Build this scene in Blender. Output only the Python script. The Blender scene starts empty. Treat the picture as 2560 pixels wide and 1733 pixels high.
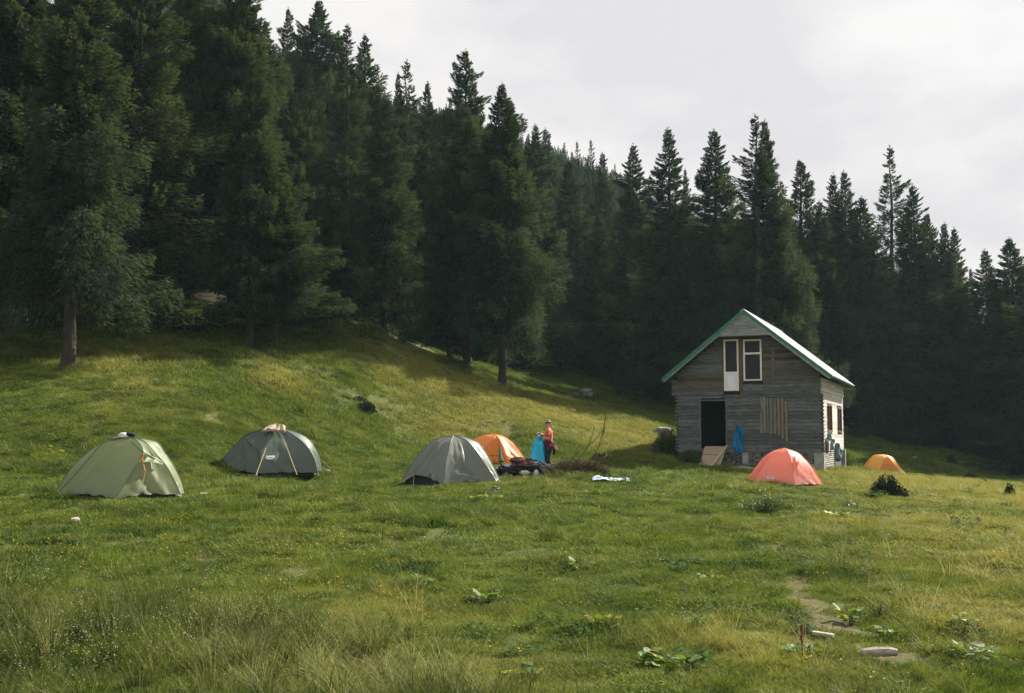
import bpy, math, random
import numpy as np
from mathutils import Vector, Matrix
R = random.Random(7)
NR = np.random.default_rng(7)
scn = bpy.context.scene
COL = scn.collection
# ---------------------------------------------------------------- camera
FPX, CZ = 2702.0, 1.21
PITCH = math.atan(223.5 / FPX)
cam_d = bpy.data.cameras.new('camera'); cam = bpy.data.objects.new('camera', cam_d); COL.objects.link(cam)
cam_d.lens = 38; cam_d.sensor_width = 36; cam_d.clip_start = 0.1; cam_d.clip_end = 3000
cam.location = (0, 0, CZ); cam.rotation_euler = (math.pi / 2 + PITCH, 0, 0)
scn.camera = cam
# ---------------------------------------------------------------- light
SUN_EL, SUN_AZ = math.radians(37), math.radians(41)      # azimuth measured from +X (right) towards +Y (away)
sv = Vector((math.cos(SUN_EL) * math.cos(SUN_AZ), math.cos(SUN_EL) * math.sin(SUN_AZ), math.sin(SUN_EL)))
sl = bpy.data.lights.new('sun', 'SUN'); so = bpy.data.objects.new('sun', sl); COL.objects.link(so)
sl.energy = 5.0; sl.angle = math.radians(1.2); sl.color = (1.0, 0.93, 0.80)
so.rotation_euler = (-sv).to_track_quat('-Z', 'Y').to_euler(); so.location = (30, 20, 60)
world = bpy.data.worlds.new('World'); scn.world = world; world.use_nodes = True
nt = world.node_tree; nt.nodes.clear()
def N(t, ty, **kw):
    n = t.nodes.new(ty)
    for k, v in kw.items():
        if k.startswith('i_'):
            n.inputs[k[2:].replace('_', ' ')].default_value = v
        else: setattr(n, k, v)
    return n
wo = N(nt, 'ShaderNodeOutputWorld')
sky = N(nt, 'ShaderNodeTexSky'); sky.sky_type = 'NISHITA'; sky.sun_disc = False
sky.sun_elevation = SUN_EL; sky.sun_rotation = math.radians(90) - SUN_AZ; sky.air_density = 1.2; sky.dust_density = 2.0
b1 = N(nt, 'ShaderNodeBackground'); b1.inputs[1].default_value = 0.05
b2 = N(nt, 'ShaderNodeBackground'); b2.inputs[1].default_value = 0.41
tc = N(nt, 'ShaderNodeTexCoord')
mp = N(nt, 'ShaderNodeMapping'); mp.inputs['Scale'].default_value = (1.0, 1.0, 2.2)
n1 = N(nt, 'ShaderNodeTexNoise'); n1.inputs['Scale'].default_value = 3.1; n1.inputs['Detail'].default_value = 9; n1.inputs['Roughness'].default_value = 0.55
rc = N(nt, 'ShaderNodeValToRGB')
rc.color_ramp.elements[0].position = 0.40; rc.color_ramp.elements[0].color = (0.69, 0.64, 0.67, 1)
rc.color_ramp.elements[1].position = 0.56; rc.color_ramp.elements[1].color = (0.85, 0.795, 0.79, 1)
n2 = N(nt, 'ShaderNodeTexNoise'); n2.inputs['Scale'].default_value = 2.0; n2.inputs['Detail'].default_value = 7
rm = N(nt, 'ShaderNodeValToRGB')
rm.color_ramp.elements[0].position = 0.36; rm.color_ramp.elements[0].color = (0.93, 0.93, 0.93, 1)
rm.color_ramp.elements[1].position = 0.50; rm.color_ramp.elements[1].color = (1, 1, 1, 1)
mx = N(nt, 'ShaderNodeMixShader')
L = nt.links.new
L(tc.outputs['Generated'], mp.inputs[0]); L(mp.outputs[0], n1.inputs['Vector']); L(mp.outputs[0], n2.inputs['Vector'])
L(n1.outputs[0], rc.inputs[0]); L(rc.outputs[0], b2.inputs[0]); L(sky.outputs[0], b1.inputs[0])
L(n2.outputs[0], rm.inputs[0]); L(rm.outputs[0], mx.inputs[0]); L(b1.outputs[0], mx.inputs[1]); L(b2.outputs[0], mx.inputs[2]); L(mx.outputs[0], wo.inputs[0])
vs = scn.view_settings; vs.view_transform = 'Standard'; vs.look = 'None'; vs.exposure = 1.40; vs.gamma = 1; vs.use_curve_mapping = False
scn.render.engine = 'CYCLES'
cy = scn.cycles
cy.use_denoising = True; cy.denoiser = 'OPENIMAGEDENOISE'; cy.denoising_input_passes = 'RGB_ALBEDO_NORMAL'; cy.denoising_prefilter = 'NONE'
cy.max_bounces = 6; cy.diffuse_bounces = 3; cy.glossy_bounces = 2; cy.transmission_bounces = 4; cy.transparent_max_bounces = 8; cy.volume_bounces = 0
cy.use_adaptive_sampling = True; cy.adaptive_threshold = 0.005; cy.sample_clamp_indirect = 4

# ---------------------------------------------------------------- generic helpers
def ray(px, py):
    u = (px - 1280) / FPX; v = (866.5 - py) / FPX
    return u, math.cos(PITCH) - v * math.sin(PITCH), math.sin(PITCH) + v * math.cos(PITCH)
def P(px, py, D):
    u, a, b = ray(px, py)
    return Vector((u / a * D, D, CZ + b / a * D))
def to_px(x, y, z):
    d = y * math.cos(PITCH) + (z - CZ) * math.sin(PITCH); h = -y * math.sin(PITCH) + (z - CZ) * math.cos(PITCH)
    return 1280 + FPX * x / d, 866.5 - FPX * h / d
def mesh(name, verts, faces, mat=None, smooth=False):
    me = bpy.data.meshes.new(name)
    me.from_pydata([tuple(v) for v in verts], [], faces)
    if mat: me.materials.append(mat)
    if smooth: me.polygons.foreach_set('use_smooth', [True] * len(me.polygons))
    me.update()
    return me
def npmesh(name, V, F, mat=None, smooth=False):
    """V (n,3) float, F (m,k) int with k 3 or 4"""
    me = bpy.data.meshes.new(name); V = np.asarray(V, dtype=np.float32); F = np.asarray(F, dtype=np.int32)
    k = F.shape[1]
    me.vertices.add(len(V)); me.vertices.foreach_set('co', V.ravel())
    me.loops.add(F.size); me.loops.foreach_set('vertex_index', F.ravel())
    me.polygons.add(len(F)); me.polygons.foreach_set('loop_start', np.arange(0, F.size, k, dtype=np.int32))
    me.polygons.foreach_set('loop_total', np.full(len(F), k, dtype=np.int32))
    if smooth: me.polygons.foreach_set('use_smooth', np.ones(len(F), dtype=bool))
    me.update(calc_edges=True)
    if mat: me.materials.append(mat)
    return me
def obj(name, me, parent=None, loc=None, rot=None, scale=None):
    o = bpy.data.objects.new(name, me); COL.objects.link(o)
    if parent: o.parent = parent
    if loc is not None: o.location = loc
    if rot is not None: o.rotation_euler = rot
    if scale is not None: o.scale = scale if hasattr(scale, '__len__') else (scale,) * 3
    return o
def tag(o, label, cat, group=None):
    o['label'] = label; o['category'] = cat
    if group: o['group'] = group
    return o
def thing(name, label, cat, loc=(0, 0, 0), rz=0.0, group=None, scale=None):
    o = bpy.data.objects.new(name, None); COL.objects.link(o); o.location = loc; o.rotation_euler = (0, 0, rz)
    o.empty_display_size = 0.2
    if scale is not None: o.scale = scale
    return tag(o, label, cat, group)
class MB:
    def __init__(s): s.v = []; s.f = []
    def add(s, vs, fs):
        b = len(s.v); s.v += [tuple(v) for v in vs]; s.f += [tuple(i + b for i in f) for f in fs]
    def box(s, x0, x1, y0, y1, z0, z1, j=0.0):
        q = [(x0, y0, z0), (x1, y0, z0), (x1, y1, z0), (x0, y1, z0), (x0, y0, z1), (x1, y0, z1), (x1, y1, z1), (x0, y1, z1)]
        if j: q = [(a + R.uniform(-j, j), b + R.uniform(-j, j), c + R.uniform(-j, j)) for a, b, c in q]
        s.add(q, [(0, 3, 2, 1), (4, 5, 6, 7), (0, 1, 5, 4), (1, 2, 6, 5), (2, 3, 7, 6), (3, 0, 4, 7)])
        return s
    def prism(s, poly, y0, y1):
        """poly in (x,z), extruded along y"""
        n = len(poly)
        s.add([(x, y0, z) for x, z in poly] + [(x, y1, z) for x, z in poly],
              [tuple(range(n)), tuple(range(2 * n - 1, n - 1, -1))] + [(i, i + n, (i + 1) % n + n, (i + 1) % n) for i in range(n)])
        return s
    def tube(s, pts, rad, n=6):
        pts = [Vector(p) for p in pts]; m = len(pts)
        if not hasattr(rad, '__len__'): rad = [rad] * m
        vs = []; fs = []
        up = Vector((0, 0, 1))
        for i, p in enumerate(pts):
            d = (pts[min(i + 1, m - 1)] - pts[max(i - 1, 0)]).normalized()
            a = d.cross(up if abs(d.z) < 0.9 else Vector((1, 0, 0))).normalized(); b = d.cross(a)
            for k in range(n):
                t = 2 * math.pi * k / n
                vs.append(p + (a * math.cos(t) + b * math.sin(t)) * rad[i])
        for i in range(m - 1):
            for k in range(n):
                fs.append((i * n + k, i * n + (k + 1) % n, (i + 1) * n + (k + 1) % n, (i + 1) * n + k))
        fs.append(tuple(range(n - 1, -1, -1))); fs.append(tuple((m - 1) * n + k for k in range(n)))
        s.add(vs, fs); return s
    def build(s, name, mat=None, parent=None, smooth=False, bevel=0, **kw):
        o = obj(name, mesh(name, s.v, s.f, mat, smooth), parent, **kw)
        if bevel:
            b = o.modifiers.new('bevel', 'BEVEL'); b.width = bevel; b.segments = 1
        return o
# numpy value noise
def _h(ix, iy, s):
    n = (ix * 374761393 + iy * 668265263 + s * 1442695041) & 0xFFFFFFFF
    n = ((n ^ (n >> 13)) * 1274126177) & 0xFFFFFFFF
    return ((n ^ (n >> 16)) & 0xFFFF) / 65535.0
def vnoise(x, y, s=0):
    x = np.asarray(x, float); y = np.asarray(y, float)
    ix = np.floor(x).astype(np.int64); iy = np.floor(y).astype(np.int64); fx = x - ix; fy = y - iy
    fx = fx * fx * (3 - 2 * fx); fy = fy * fy * (3 - 2 * fy)
    return (_h(ix, iy, s) * (1 - fx) * (1 - fy) + _h(ix + 1, iy, s) * fx * (1 - fy) + _h(ix, iy + 1, s) * (1 - fx) * fy + _h(ix + 1, iy + 1, s) * fx * fy) * 2 - 1
def fbm(x, y, sc, octv=4, s=0, g=0.5):
    t = 0; a = 1
    x = np.asarray(x, float) / sc; y = np.asarray(y, float) / sc
    for i in range(octv):
        t = t + a * vnoise(x + 17.3 * i, y - 9.1 * i, s + i); a *= g; x = x * 2.03; y = y * 2.03
    return t

# ---------------------------------------------------------------- materials
def mat(name, c1, c2=None, scale=6.0, rough=0.85, bump=0.0, bscale=40.0, trans=0.0, tcol=None, stretch=None, metal=0.0, objrand=0.0, spec=0.3, detail=6, ramp=(0.35, 0.65), sheen=0):
    m = bpy.data.materials.new(name); m.use_nodes = True; t = m.node_tree; t.nodes.clear()
    out = N(t, 'ShaderNodeOutputMaterial'); bs = N(t, 'ShaderNodeBsdfPrincipled')
    bs.inputs['Roughness'].default_value = rough; bs.inputs['Metallic'].default_value = metal
    bs.inputs['Specular IOR Level'].default_value = spec
    tcn = N(t, 'ShaderNodeTexCoord'); mpn = N(t, 'ShaderNodeMapping'); t.links.new(tcn.outputs['Object'], mpn.inputs[0])
    if stretch: mpn.inputs['Scale'].default_value = stretch
    oi = N(t, 'ShaderNodeObjectInfo')
    ad = N(t, 'ShaderNodeVectorMath', operation='SCALE'); ad.inputs[3].default_value = 37.0
    cb = N(t, 'ShaderNodeCombineXYZ'); t.links.new(oi.outputs['Random'], cb.inputs[0]); t.links.new(oi.outputs['Random'], cb.inputs[1])
    t.links.new(cb.outputs[0], ad.inputs[0]); t.links.new(ad.outputs[0], mpn.inputs['Location'])
    if c2 is None: c2 = tuple(c * 0.8 for c in c1)
    ns = N(t, 'ShaderNodeTexNoise'); ns.inputs['Scale'].default_value = scale; ns.inputs['Detail'].default_value = detail
    t.links.new(mpn.outputs[0], ns.inputs['Vector'])
    rp = N(t, 'ShaderNodeValToRGB'); rp.color_ramp.elements[0].position = ramp[0]; rp.color_ramp.elements[1].position = ramp[1]
    rp.color_ramp.elements[0].color = (*c2, 1); rp.color_ramp.elements[1].color = (*c1, 1)
    t.links.new(ns.outputs[0], rp.inputs[0]); col = rp.outputs[0]
    if objrand:
        hs = N(t, 'ShaderNodeHueSaturation'); mr = N(t, 'ShaderNodeMapRange')
        mr.inputs[3].default_value = 1 - objrand; mr.inputs[4].default_value = 1 + objrand
        t.links.new(oi.outputs['Random'], mr.inputs[0]); t.links.new(mr.outputs[0], hs.inputs['Value'])
        ml = N(t, 'ShaderNodeMath', operation='MULTIPLY'); ml.inputs[1].default_value = 7.77; fr = N(t, 'ShaderNodeMath', operation='FRACT')
        t.links.new(oi.outputs['Random'], ml.inputs[0]); t.links.new(ml.outputs[0], fr.inputs[0])
        m2 = N(t, 'ShaderNodeMapRange'); m2.inputs[3].default_value = 0.5 - objrand * 0.05; m2.inputs[4].default_value = 0.5 + objrand * 0.05
        t.links.new(fr.outputs[0], m2.inputs[0]); t.links.new(m2.outputs[0], hs.inputs['Hue'])
        t.links.new(col, hs.inputs['Color']); col = hs.outputs[0]
    t.links.new(col, bs.inputs['Base Color'])
    if bump:
        nb = N(t, 'ShaderNodeTexNoise'); nb.inputs['Scale'].default_value = bscale; nb.inputs['Detail'].default_value = 4
        t.links.new(mpn.outputs[0], nb.inputs['Vector'])
        bp = N(t, 'ShaderNodeBump'); bp.inputs['Strength'].default_value = bump; bp.inputs['Distance'].default_value = 0.02
        t.links.new(nb.outputs[0], bp.inputs['Height']); t.links.new(bp.outputs[0], bs.inputs['Normal'])
    if trans:
        tr = N(t, 'ShaderNodeBsdfTranslucent'); mm = N(t, 'ShaderNodeMixShader'); mm.inputs[0].default_value = trans
        if tcol: tr.inputs[0].default_value = (*tcol, 1)
        else: t.links.new(col, tr.inputs[0])
        t.links.new(bs.outputs[0], mm.inputs[1]); t.links.new(tr.outputs[0], mm.inputs[2]); t.links.new(mm.outputs[0], out.inputs[0])
    else: t.links.new(bs.outputs[0], out.inputs[0])
    return m
M = {}
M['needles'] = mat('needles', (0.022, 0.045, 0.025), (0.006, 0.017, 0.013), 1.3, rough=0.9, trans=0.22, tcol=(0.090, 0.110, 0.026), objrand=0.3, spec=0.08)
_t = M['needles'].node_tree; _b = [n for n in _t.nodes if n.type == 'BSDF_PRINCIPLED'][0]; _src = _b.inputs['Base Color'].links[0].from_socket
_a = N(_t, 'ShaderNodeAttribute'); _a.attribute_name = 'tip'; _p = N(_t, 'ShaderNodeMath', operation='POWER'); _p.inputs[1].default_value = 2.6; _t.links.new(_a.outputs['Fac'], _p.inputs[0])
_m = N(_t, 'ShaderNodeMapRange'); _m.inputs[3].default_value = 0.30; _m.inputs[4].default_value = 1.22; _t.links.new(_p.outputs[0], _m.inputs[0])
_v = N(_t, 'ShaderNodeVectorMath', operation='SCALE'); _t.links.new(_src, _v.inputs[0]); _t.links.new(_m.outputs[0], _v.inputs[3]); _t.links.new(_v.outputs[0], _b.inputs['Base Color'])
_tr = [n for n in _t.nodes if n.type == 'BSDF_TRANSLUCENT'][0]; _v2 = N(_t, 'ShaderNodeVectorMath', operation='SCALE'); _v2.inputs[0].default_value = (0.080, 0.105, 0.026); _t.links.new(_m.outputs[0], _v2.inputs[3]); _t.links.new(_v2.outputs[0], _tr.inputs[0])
M['bark'] = mat('bark', (0.060, 0.048, 0.040), (0.025, 0.020, 0.017), 9, bump=0.6, bscale=20, stretch=(1, 1, 0.25))
M['deadwood'] = mat('deadwood', (0.20, 0.19, 0.18), (0.10, 0.09, 0.085), 8)
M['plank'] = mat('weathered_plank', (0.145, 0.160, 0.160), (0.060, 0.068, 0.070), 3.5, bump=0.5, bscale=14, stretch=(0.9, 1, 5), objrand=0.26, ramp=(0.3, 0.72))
M['plank_brown'] = mat('brown_plank', (0.140, 0.118, 0.085), (0.060, 0.054, 0.046), 3.0, bump=0.5, bscale=14, stretch=(0.6, 1, 7), objrand=0.45, ramp=(0.3, 0.72))
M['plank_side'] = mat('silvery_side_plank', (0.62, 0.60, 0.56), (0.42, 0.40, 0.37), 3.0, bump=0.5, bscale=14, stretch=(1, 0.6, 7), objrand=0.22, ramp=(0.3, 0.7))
M['plank_gable'] = mat('grey_gable_plank', (0.27, 0.31, 0.30), (0.15, 0.18, 0.175), 4.0, bump=0.3, stretch=(0.6, 1, 5), objrand=0.18)
M['board_tan'] = mat('tan_board', (0.215, 0.195, 0.14), (0.13, 0.118, 0.09), 3.5, stretch=(7, 1, 0.6), objrand=0.2, bump=0.3)
M['board_grey'] = mat('grey_board', (0.16, 0.18, 0.17), (0.08, 0.09, 0.088), 3.5, stretch=(7, 1, 0.6), objrand=0.2, bump=0.3)
M['dark_wood'] = mat('dark_wood', (0.035, 0.032, 0.030), None, 4)
M['ply'] = mat('chipboard', (0.40, 0.33, 0.22), (0.24, 0.20, 0.13), 26, bump=0.2)
M['frame_brown'] = mat('brown_window_frame', (0.16, 0.085, 0.055), None, 6, rough=0.6)
M['pvc'] = mat('white_pvc', (0.78, 0.78, 0.72), (0.66, 0.67, 0.60), 3, rough=0.35)
M['pvc_panel'] = mat('white_pvc_panel', (0.74, 0.77, 0.84), (0.69, 0.73, 0.80), 3, rough=0.35)
M['glass'] = mat('dark_glass', (0.012, 0.018, 0.018), (0.008, 0.012, 0.012), 2, rough=0.05, spec=0.15)
M['roof'] = mat('pale_metal_roof', (0.48, 0.50, 0.52), (0.38, 0.40, 0.42), 3, rough=0.5, metal=0.2, spec=0.4)
M['green_metal'] = mat('green_metal_trim', (0.010, 0.155, 0.085), (0.008, 0.115, 0.062), 2, rough=0.4, spec=0.5)
M['foam'] = mat('orange_mounting_foam', (0.30, 0.12, 0.05), None, 20, bump=0.5)
M['stone'] = mat('grey_stone', (0.22, 0.215, 0.20), (0.09, 0.09, 0.085), 7, bump=0.7, bscale=25, objrand=0.35)
M['stone_pale'] = mat('pale_stone', (0.42, 0.39, 0.35), (0.26, 0.24, 0.22), 9, bump=0.6, bscale=25, objrand=0.2)
M['mortar'] = mat('foundation_mortar', (0.10, 0.10, 0.095), (0.05, 0.05, 0.048), 10, bump=0.8)
M['concrete'] = mat('concrete', (0.30, 0.32, 0.30), (0.21, 0.22, 0.21), 4, bump=0.2)
M['plaster'] = mat('pale_plaster', (0.50, 0.48, 0.45), (0.36, 0.34, 0.32), 6, bump=0.8, bscale=16)
M['soil'] = mat('soil', (0.14, 0.105, 0.07), (0.07, 0.05, 0.035), 12, bump=0.8)
M['ash'] = mat('ash', (0.34, 0.33, 0.31), (0.16, 0.155, 0.15), 14, bump=0.8)
M['straw'] = mat('pale_wood', (0.48, 0.42, 0.35), (0.26, 0.22, 0.18), 14, stretch=(1, 5, 5), bump=0.6)
M['rope'] = mat('yellow_guy_line', (0.46, 0.36, 0.14), None, 30)
M['rope_orange'] = mat('orange_strap', (0.50, 0.17, 0.06), None, 30)
M['peg'] = mat('metal_peg', (0.5, 0.52, 0.55), None, 30, rough=0.35, metal=0.8)
M['black_cloth'] = mat('black_cloth', (0.012, 0.013, 0.015), (0.02, 0.02, 0.022), 10)
M['char'] = mat('charred_log', (0.020, 0.018, 0.016), (0.008, 0.008, 0.008), 14, bump=0.8)
M['charbrown'] = mat('brown_log', (0.085, 0.062, 0.042), (0.03, 0.025, 0.02), 14, bump=0.6, objrand=0.3)
M['twig'] = mat('brown_twig', (0.085, 0.062, 0.042), (0.05, 0.04, 0.028), 14)
M['twig_dry'] = mat('dry_needle_twig', (0.12, 0.085, 0.035), (0.05, 0.045, 0.02), 5, trans=0.2)
M['white_cloth'] = mat('white_paper', (0.75, 0.74, 0.73), (0.6, 0.6, 0.6), 12, trans=0.15)
M['maroon'] = mat('maroon_cloth', (0.085, 0.010, 0.022), (0.045, 0.008, 0.014), 9)
M['red'] = mat('red_cloth', (0.42, 0.03, 0.05), None, 9)
M['brown_cloth'] = mat('brown_cloth', (0.10, 0.055, 0.035), None, 9)
M['teal_cloth'] = mat('teal_cloth', (0.05, 0.12, 0.125), (0.10, 0.17, 0.17), 20, stretch=(6, 6, 1))
M['navy'] = mat('navy_cloth', (0.02, 0.03, 0.07), None, 9)
M['blue_cloth'] = mat('bright_blue_nylon', (0.004, 0.20, 0.42), (0.002, 0.15, 0.35), 5, rough=0.5, trans=0.15)
M['shirt'] = mat('coral_red_shirt', (0.72, 0.10, 0.11), (0.60, 0.07, 0.08), 9)
M['skin'] = mat('skin', (0.50, 0.28, 0.19), (0.45, 0.24, 0.16), 9, rough=0.6)
M['hair'] = mat('blond_hair', (0.42, 0.36, 0.25), (0.25, 0.21, 0.14), 30, bump=0.6)
M['tarp'] = mat('pale_blue_tarp', (0.55, 0.62, 0.70), (0.42, 0.52, 0.65), 7, bump=0.5, bscale=10)
M['beige_cloth'] = mat('beige_cloth', (0.40, 0.34, 0.25), (0.28, 0.235, 0.17), 14, bump=0.4)
M['leaf'] = mat('broad_leaf', (0.085, 0.155, 0.022), (0.05, 0.105, 0.018), 9, rough=0.6, trans=0.3, tcol=(0.17, 0.26, 0.015), objrand=0.3, spec=0.3)
M['leaf_yellow'] = mat('yellowing_leaf', (0.42, 0.33, 0.03), (0.24, 0.26, 0.03), 9, rough=0.5, trans=0.3, objrand=0.2)
M['leaf_bush'] = mat('bush_leaf', (0.060, 0.085, 0.030), (0.032, 0.052, 0.022), 3, rough=0.5, trans=0.25, tcol=(0.12, 0.16, 0.02), spec=0.4)
M['juniper'] = mat('juniper_needles', (0.020, 0.030, 0.014), (0.010, 0.015, 0.009), 4, rough=0.7, trans=0.1)
M['stalk_red'] = mat('rusty_stalk', (0.22, 0.09, 0.025), (0.12, 0.05, 0.02), 20)
M['flower_white'] = mat('white_flower', (0.42, 0.48, 0.36), None, 20, trans=0.3)
M['flower_yellow'] = mat('yellow_flower', (0.75, 0.42, 0.02), None, 20, trans=0.3)
def fabric(name, c, c2=None, tr=0.35, rough=0.5, tcol=None):
    return mat(name, c, c2 or tuple(x * 0.9 for x in c), 1.5, rough=rough, trans=tr, tcol=tcol or c, bump=0.35, bscale=2.6, stretch=(1, 1, 3), spec=0.45)
M['t_green'] = fabric('sage_green_nylon', (0.235, 0.275, 0.165), tr=0.45, tcol=(0.40, 0.45, 0.26))
M['t_green_dark'] = fabric('green_nylon_strip', (0.12, 0.19, 0.085), tr=0.25)
M['t_dark'] = fabric('dark_green_nylon', (0.045, 0.075, 0.058), tr=0.1, rough=0.38)
M['t_dark_lit'] = fabric('dark_green_nylon_lit', (0.085, 0.115, 0.095), tr=0.15, rough=0.36)  # paler copy of the dark tent fabric, sunlight put into its colour
M['t_grey'] = fabric('grey_green_nylon', (0.155, 0.178, 0.150), tr=0.25, rough=0.4, tcol=(0.34, 0.38, 0.32))
M['t_orange'] = fabric('orange_nylon', (0.76, 0.32, 0.10), tr=0.35, tcol=(0.95, 0.42, 0.12))
M['t_orange_in'] = fabric('inner_orange_nylon', (0.62, 0.24, 0.02), tr=0.3, tcol=(0.85, 0.32, 0.03))
M['t_pink'] = fabric('coral_nylon', (0.80, 0.33, 0.26), tr=0.45, tcol=(1.0, 0.42, 0.32))
M['t_yellow'] = fabric('yellow_nylon', (0.84, 0.50, 0.11), tr=0.4, tcol=(1.0, 0.62, 0.14))
M['logo_white'] = mat('white_print', (0.75, 0.78, 0.78), None, 40)
M['logo_pale'] = mat('pale_print', (0.36, 0.42, 0.38), None, 40)
M['logo_dark'] = mat('dark_print', (0.16, 0.15, 0.15), None, 40)
M['logo_red'] = mat('red_print', (0.75, 0.35, 0.38), None, 40)
M['logo_brown'] = mat('brown_print', (0.45, 0.22, 0.05), None, 40)

# bag: translucent plastic
def plastic():
    m = bpy.data.materials.new('blue_plastic_film'); m.use_nodes = True; t = m.node_tree; t.nodes.clear()
    o = N(t, 'ShaderNodeOutputMaterial'); b = N(t, 'ShaderNodeBsdfPrincipled'); tr = N(t, 'ShaderNodeBsdfTransparent'); tl = N(t, 'ShaderNodeBsdfTranslucent')
    b.inputs['Base Color'].default_value = (0.03, 0.36, 0.55, 1); b.inputs['Roughness'].default_value = 0.25
    tl.inputs[0].default_value = (0.05, 0.50, 0.72, 1); tr.inputs[0].default_value = (0.55, 0.85, 0.95, 1)
    m1 = N(t, 'ShaderNodeMixShader'); m1.inputs[0].default_value = 0.45; m2 = N(t, 'ShaderNodeMixShader'); m2.inputs[0].default_value = 0.28
    t.links.new(b.outputs[0], m1.inputs[1]); t.links.new(tl.outputs[0], m1.inputs[2]); t.links.new(m1.outputs[0], m2.inputs[1]); t.links.new(tr.outputs[0], m2.inputs[2]); t.links.new(m2.outputs[0], o.inputs[0])
    return m
M['plastic'] = plastic()

# ---------------------------------------------------------------- terrain
ctrl = []
for px in (-500, 300, 1280, 2200, 3050):
    ctrl += [(px, 1733, 9.5), (px, 1500, 13.5), (px, 1350, 18.5)]
ctrl += [(298, 1240, 23.5), (60, 1190, 27), (-300, 1180, 26), (670, 1190, 31), (1125, 1212, 27), (1370, 1183, 35), (1245, 1163, 40), (1968, 1212, 33),
  (1690, 1150, 46), (2050, 1176, 44), (2211, 1183, 62), (2130, 1137, 66), (1500, 1200, 31), (1700, 1250, 26), (2217, 1250, 29), (2500, 1300, 24),
  (2560, 1235, 42), (2425, 1205, 56), (2900, 1230, 50), (2385, 1165, 66), (2560, 1195, 66), (2300, 1110, 80), (2150, 1085, 80), (2450, 1145, 80), (3000, 1160, 85), (2700, 1185, 80),
  (100, 1100, 30), (170, 920, 38), (-150, 900, 38), (400, 1080, 31.5), (400, 990, 35), (620, 880, 45), (830, 845, 50), (780, 790, 57), (900, 800, 62), (750, 1050, 38), (915, 1015, 43),
  (1125, 905, 61), (1170, 915, 59), (1255, 965, 56), (1100, 1000, 48), (1300, 1060, 47), (1000, 1080, 42.5), (1450, 1080, 50), (1400, 1012, 56), (1550, 1045, 57), (1650, 1065, 58),
  (1300, 935, 74), (1350, 975, 67), (1450, 1000, 70), (1500, 950, 86), (1600, 1000, 76), (1690, 1000, 76), (1030, 850, 74), (1000, 790, 82), (1400, 860, 102),
  (800, 330, 110), (1000, 480, 130), (1400, 500, 180), (1650, 620, 210), (1900, 820, 160), (2300, 960, 125), (2560, 1110, 110), (3000, 1110, 120),
  (100, 550, 70), (-500, 800, 42), (-500, 520, 70), (400, 300, 95), (500, 640, 62), (1900, 1020, 85), (700, 600, 75)]
cp = [tuple(P(*c)) for c in ctrl]
cp += [(-6, 0, -.6), (6, 0, -.6), (0, -15, -.3), (-20, 2, -.4), (20, 2, -.7), (-200, 400, 110), (0, 420, 85), (200, 420, 35), (320, 220, 5), (-260, 150, 60), (-200, 0, 12), (220, 0, -3),
       (-120, -25, 4), (120, -25, -2), (-60, 20, 3), (60, 15, -1), (420, 420, 20), (-420, 420, 120), (-420, -30, 30), (420, -30, -5)]
cp = np.array(cp); CX = cp[:, :2] / 50.0
def _K(A, B):
    r2 = ((A[:, None, :] - B[None, :, :]) ** 2).sum(-1)
    return 0.5 * r2 * np.log(r2 + 1e-12)
n_ = len(cp)
A_ = np.zeros((n_ + 3, n_ + 3)); A_[:n_, :n_] = _K(CX, CX) + np.eye(n_) * 2e-5
A_[:n_, n_] = 1; A_[:n_, n_ + 1:] = CX; A_[n_, :n_] = 1; A_[n_ + 1:, :n_] = CX.T
W_ = np.linalg.solve(A_, np.concatenate([cp[:, 2], np.zeros(3)]))
def H0(x, y):
    x = np.atleast_1d(np.asarray(x, float)); y = np.atleast_1d(np.asarray(y, float)); sh = x.shape
    q = np.stack([x.ravel(), y.ravel()], 1) / 50.0
    out = np.empty(len(q))
    for i in range(0, len(q), 20000):
        s_ = q[i:i + 20000]; out[i:i + 20000] = _K(s_, CX) @ W_[:n_] + W_[n_] + s_ @ W_[n_ + 1:]
    return out.reshape(sh)
def Hf(x, y):
    x = np.atleast_1d(np.asarray(x, float)); y = np.atleast_1d(np.asarray(y, float))
    rr = np.clip(y / 40, 0.25, 1.6)
    return H0(x, y) + 0.055 * fbm(x, y, 2.2, 3, 3) + 0.035 * fbm(x, y, 0.6, 2, 9) + 0.10 * (rr - .25) * fbm(x, y, 9.0, 2, 5)
def gz(x, y): return float(Hf(x, y)[0])
def on_ground(px, py, lo=5.0, hi=140.0):
    u, a, b = ray(px, py)
    d = np.linspace(lo, hi, 3000); z = CZ + b / a * d; h = Hf(u / a * d, d)
    k = np.argmax(z < h)
    if not (z[k] < h[k]): k = len(d) - 1
    return Vector((u / a * d[k], d[k], float(h[k])))
def axis(lim, n, dense):
    t = np.linspace(-1, 1, n); return np.sign(t) * (np.abs(t) * dense + (lim - dense) * np.abs(t) ** 3.2)
gx = axis(420, 420, 70)
ty = np.linspace(0, 1, 460); gy = -25 + 130 * ty + 340 * ty ** 3.5
GX, GY = np.meshgrid(gx, gy); GZ = Hf(GX, GY)
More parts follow.
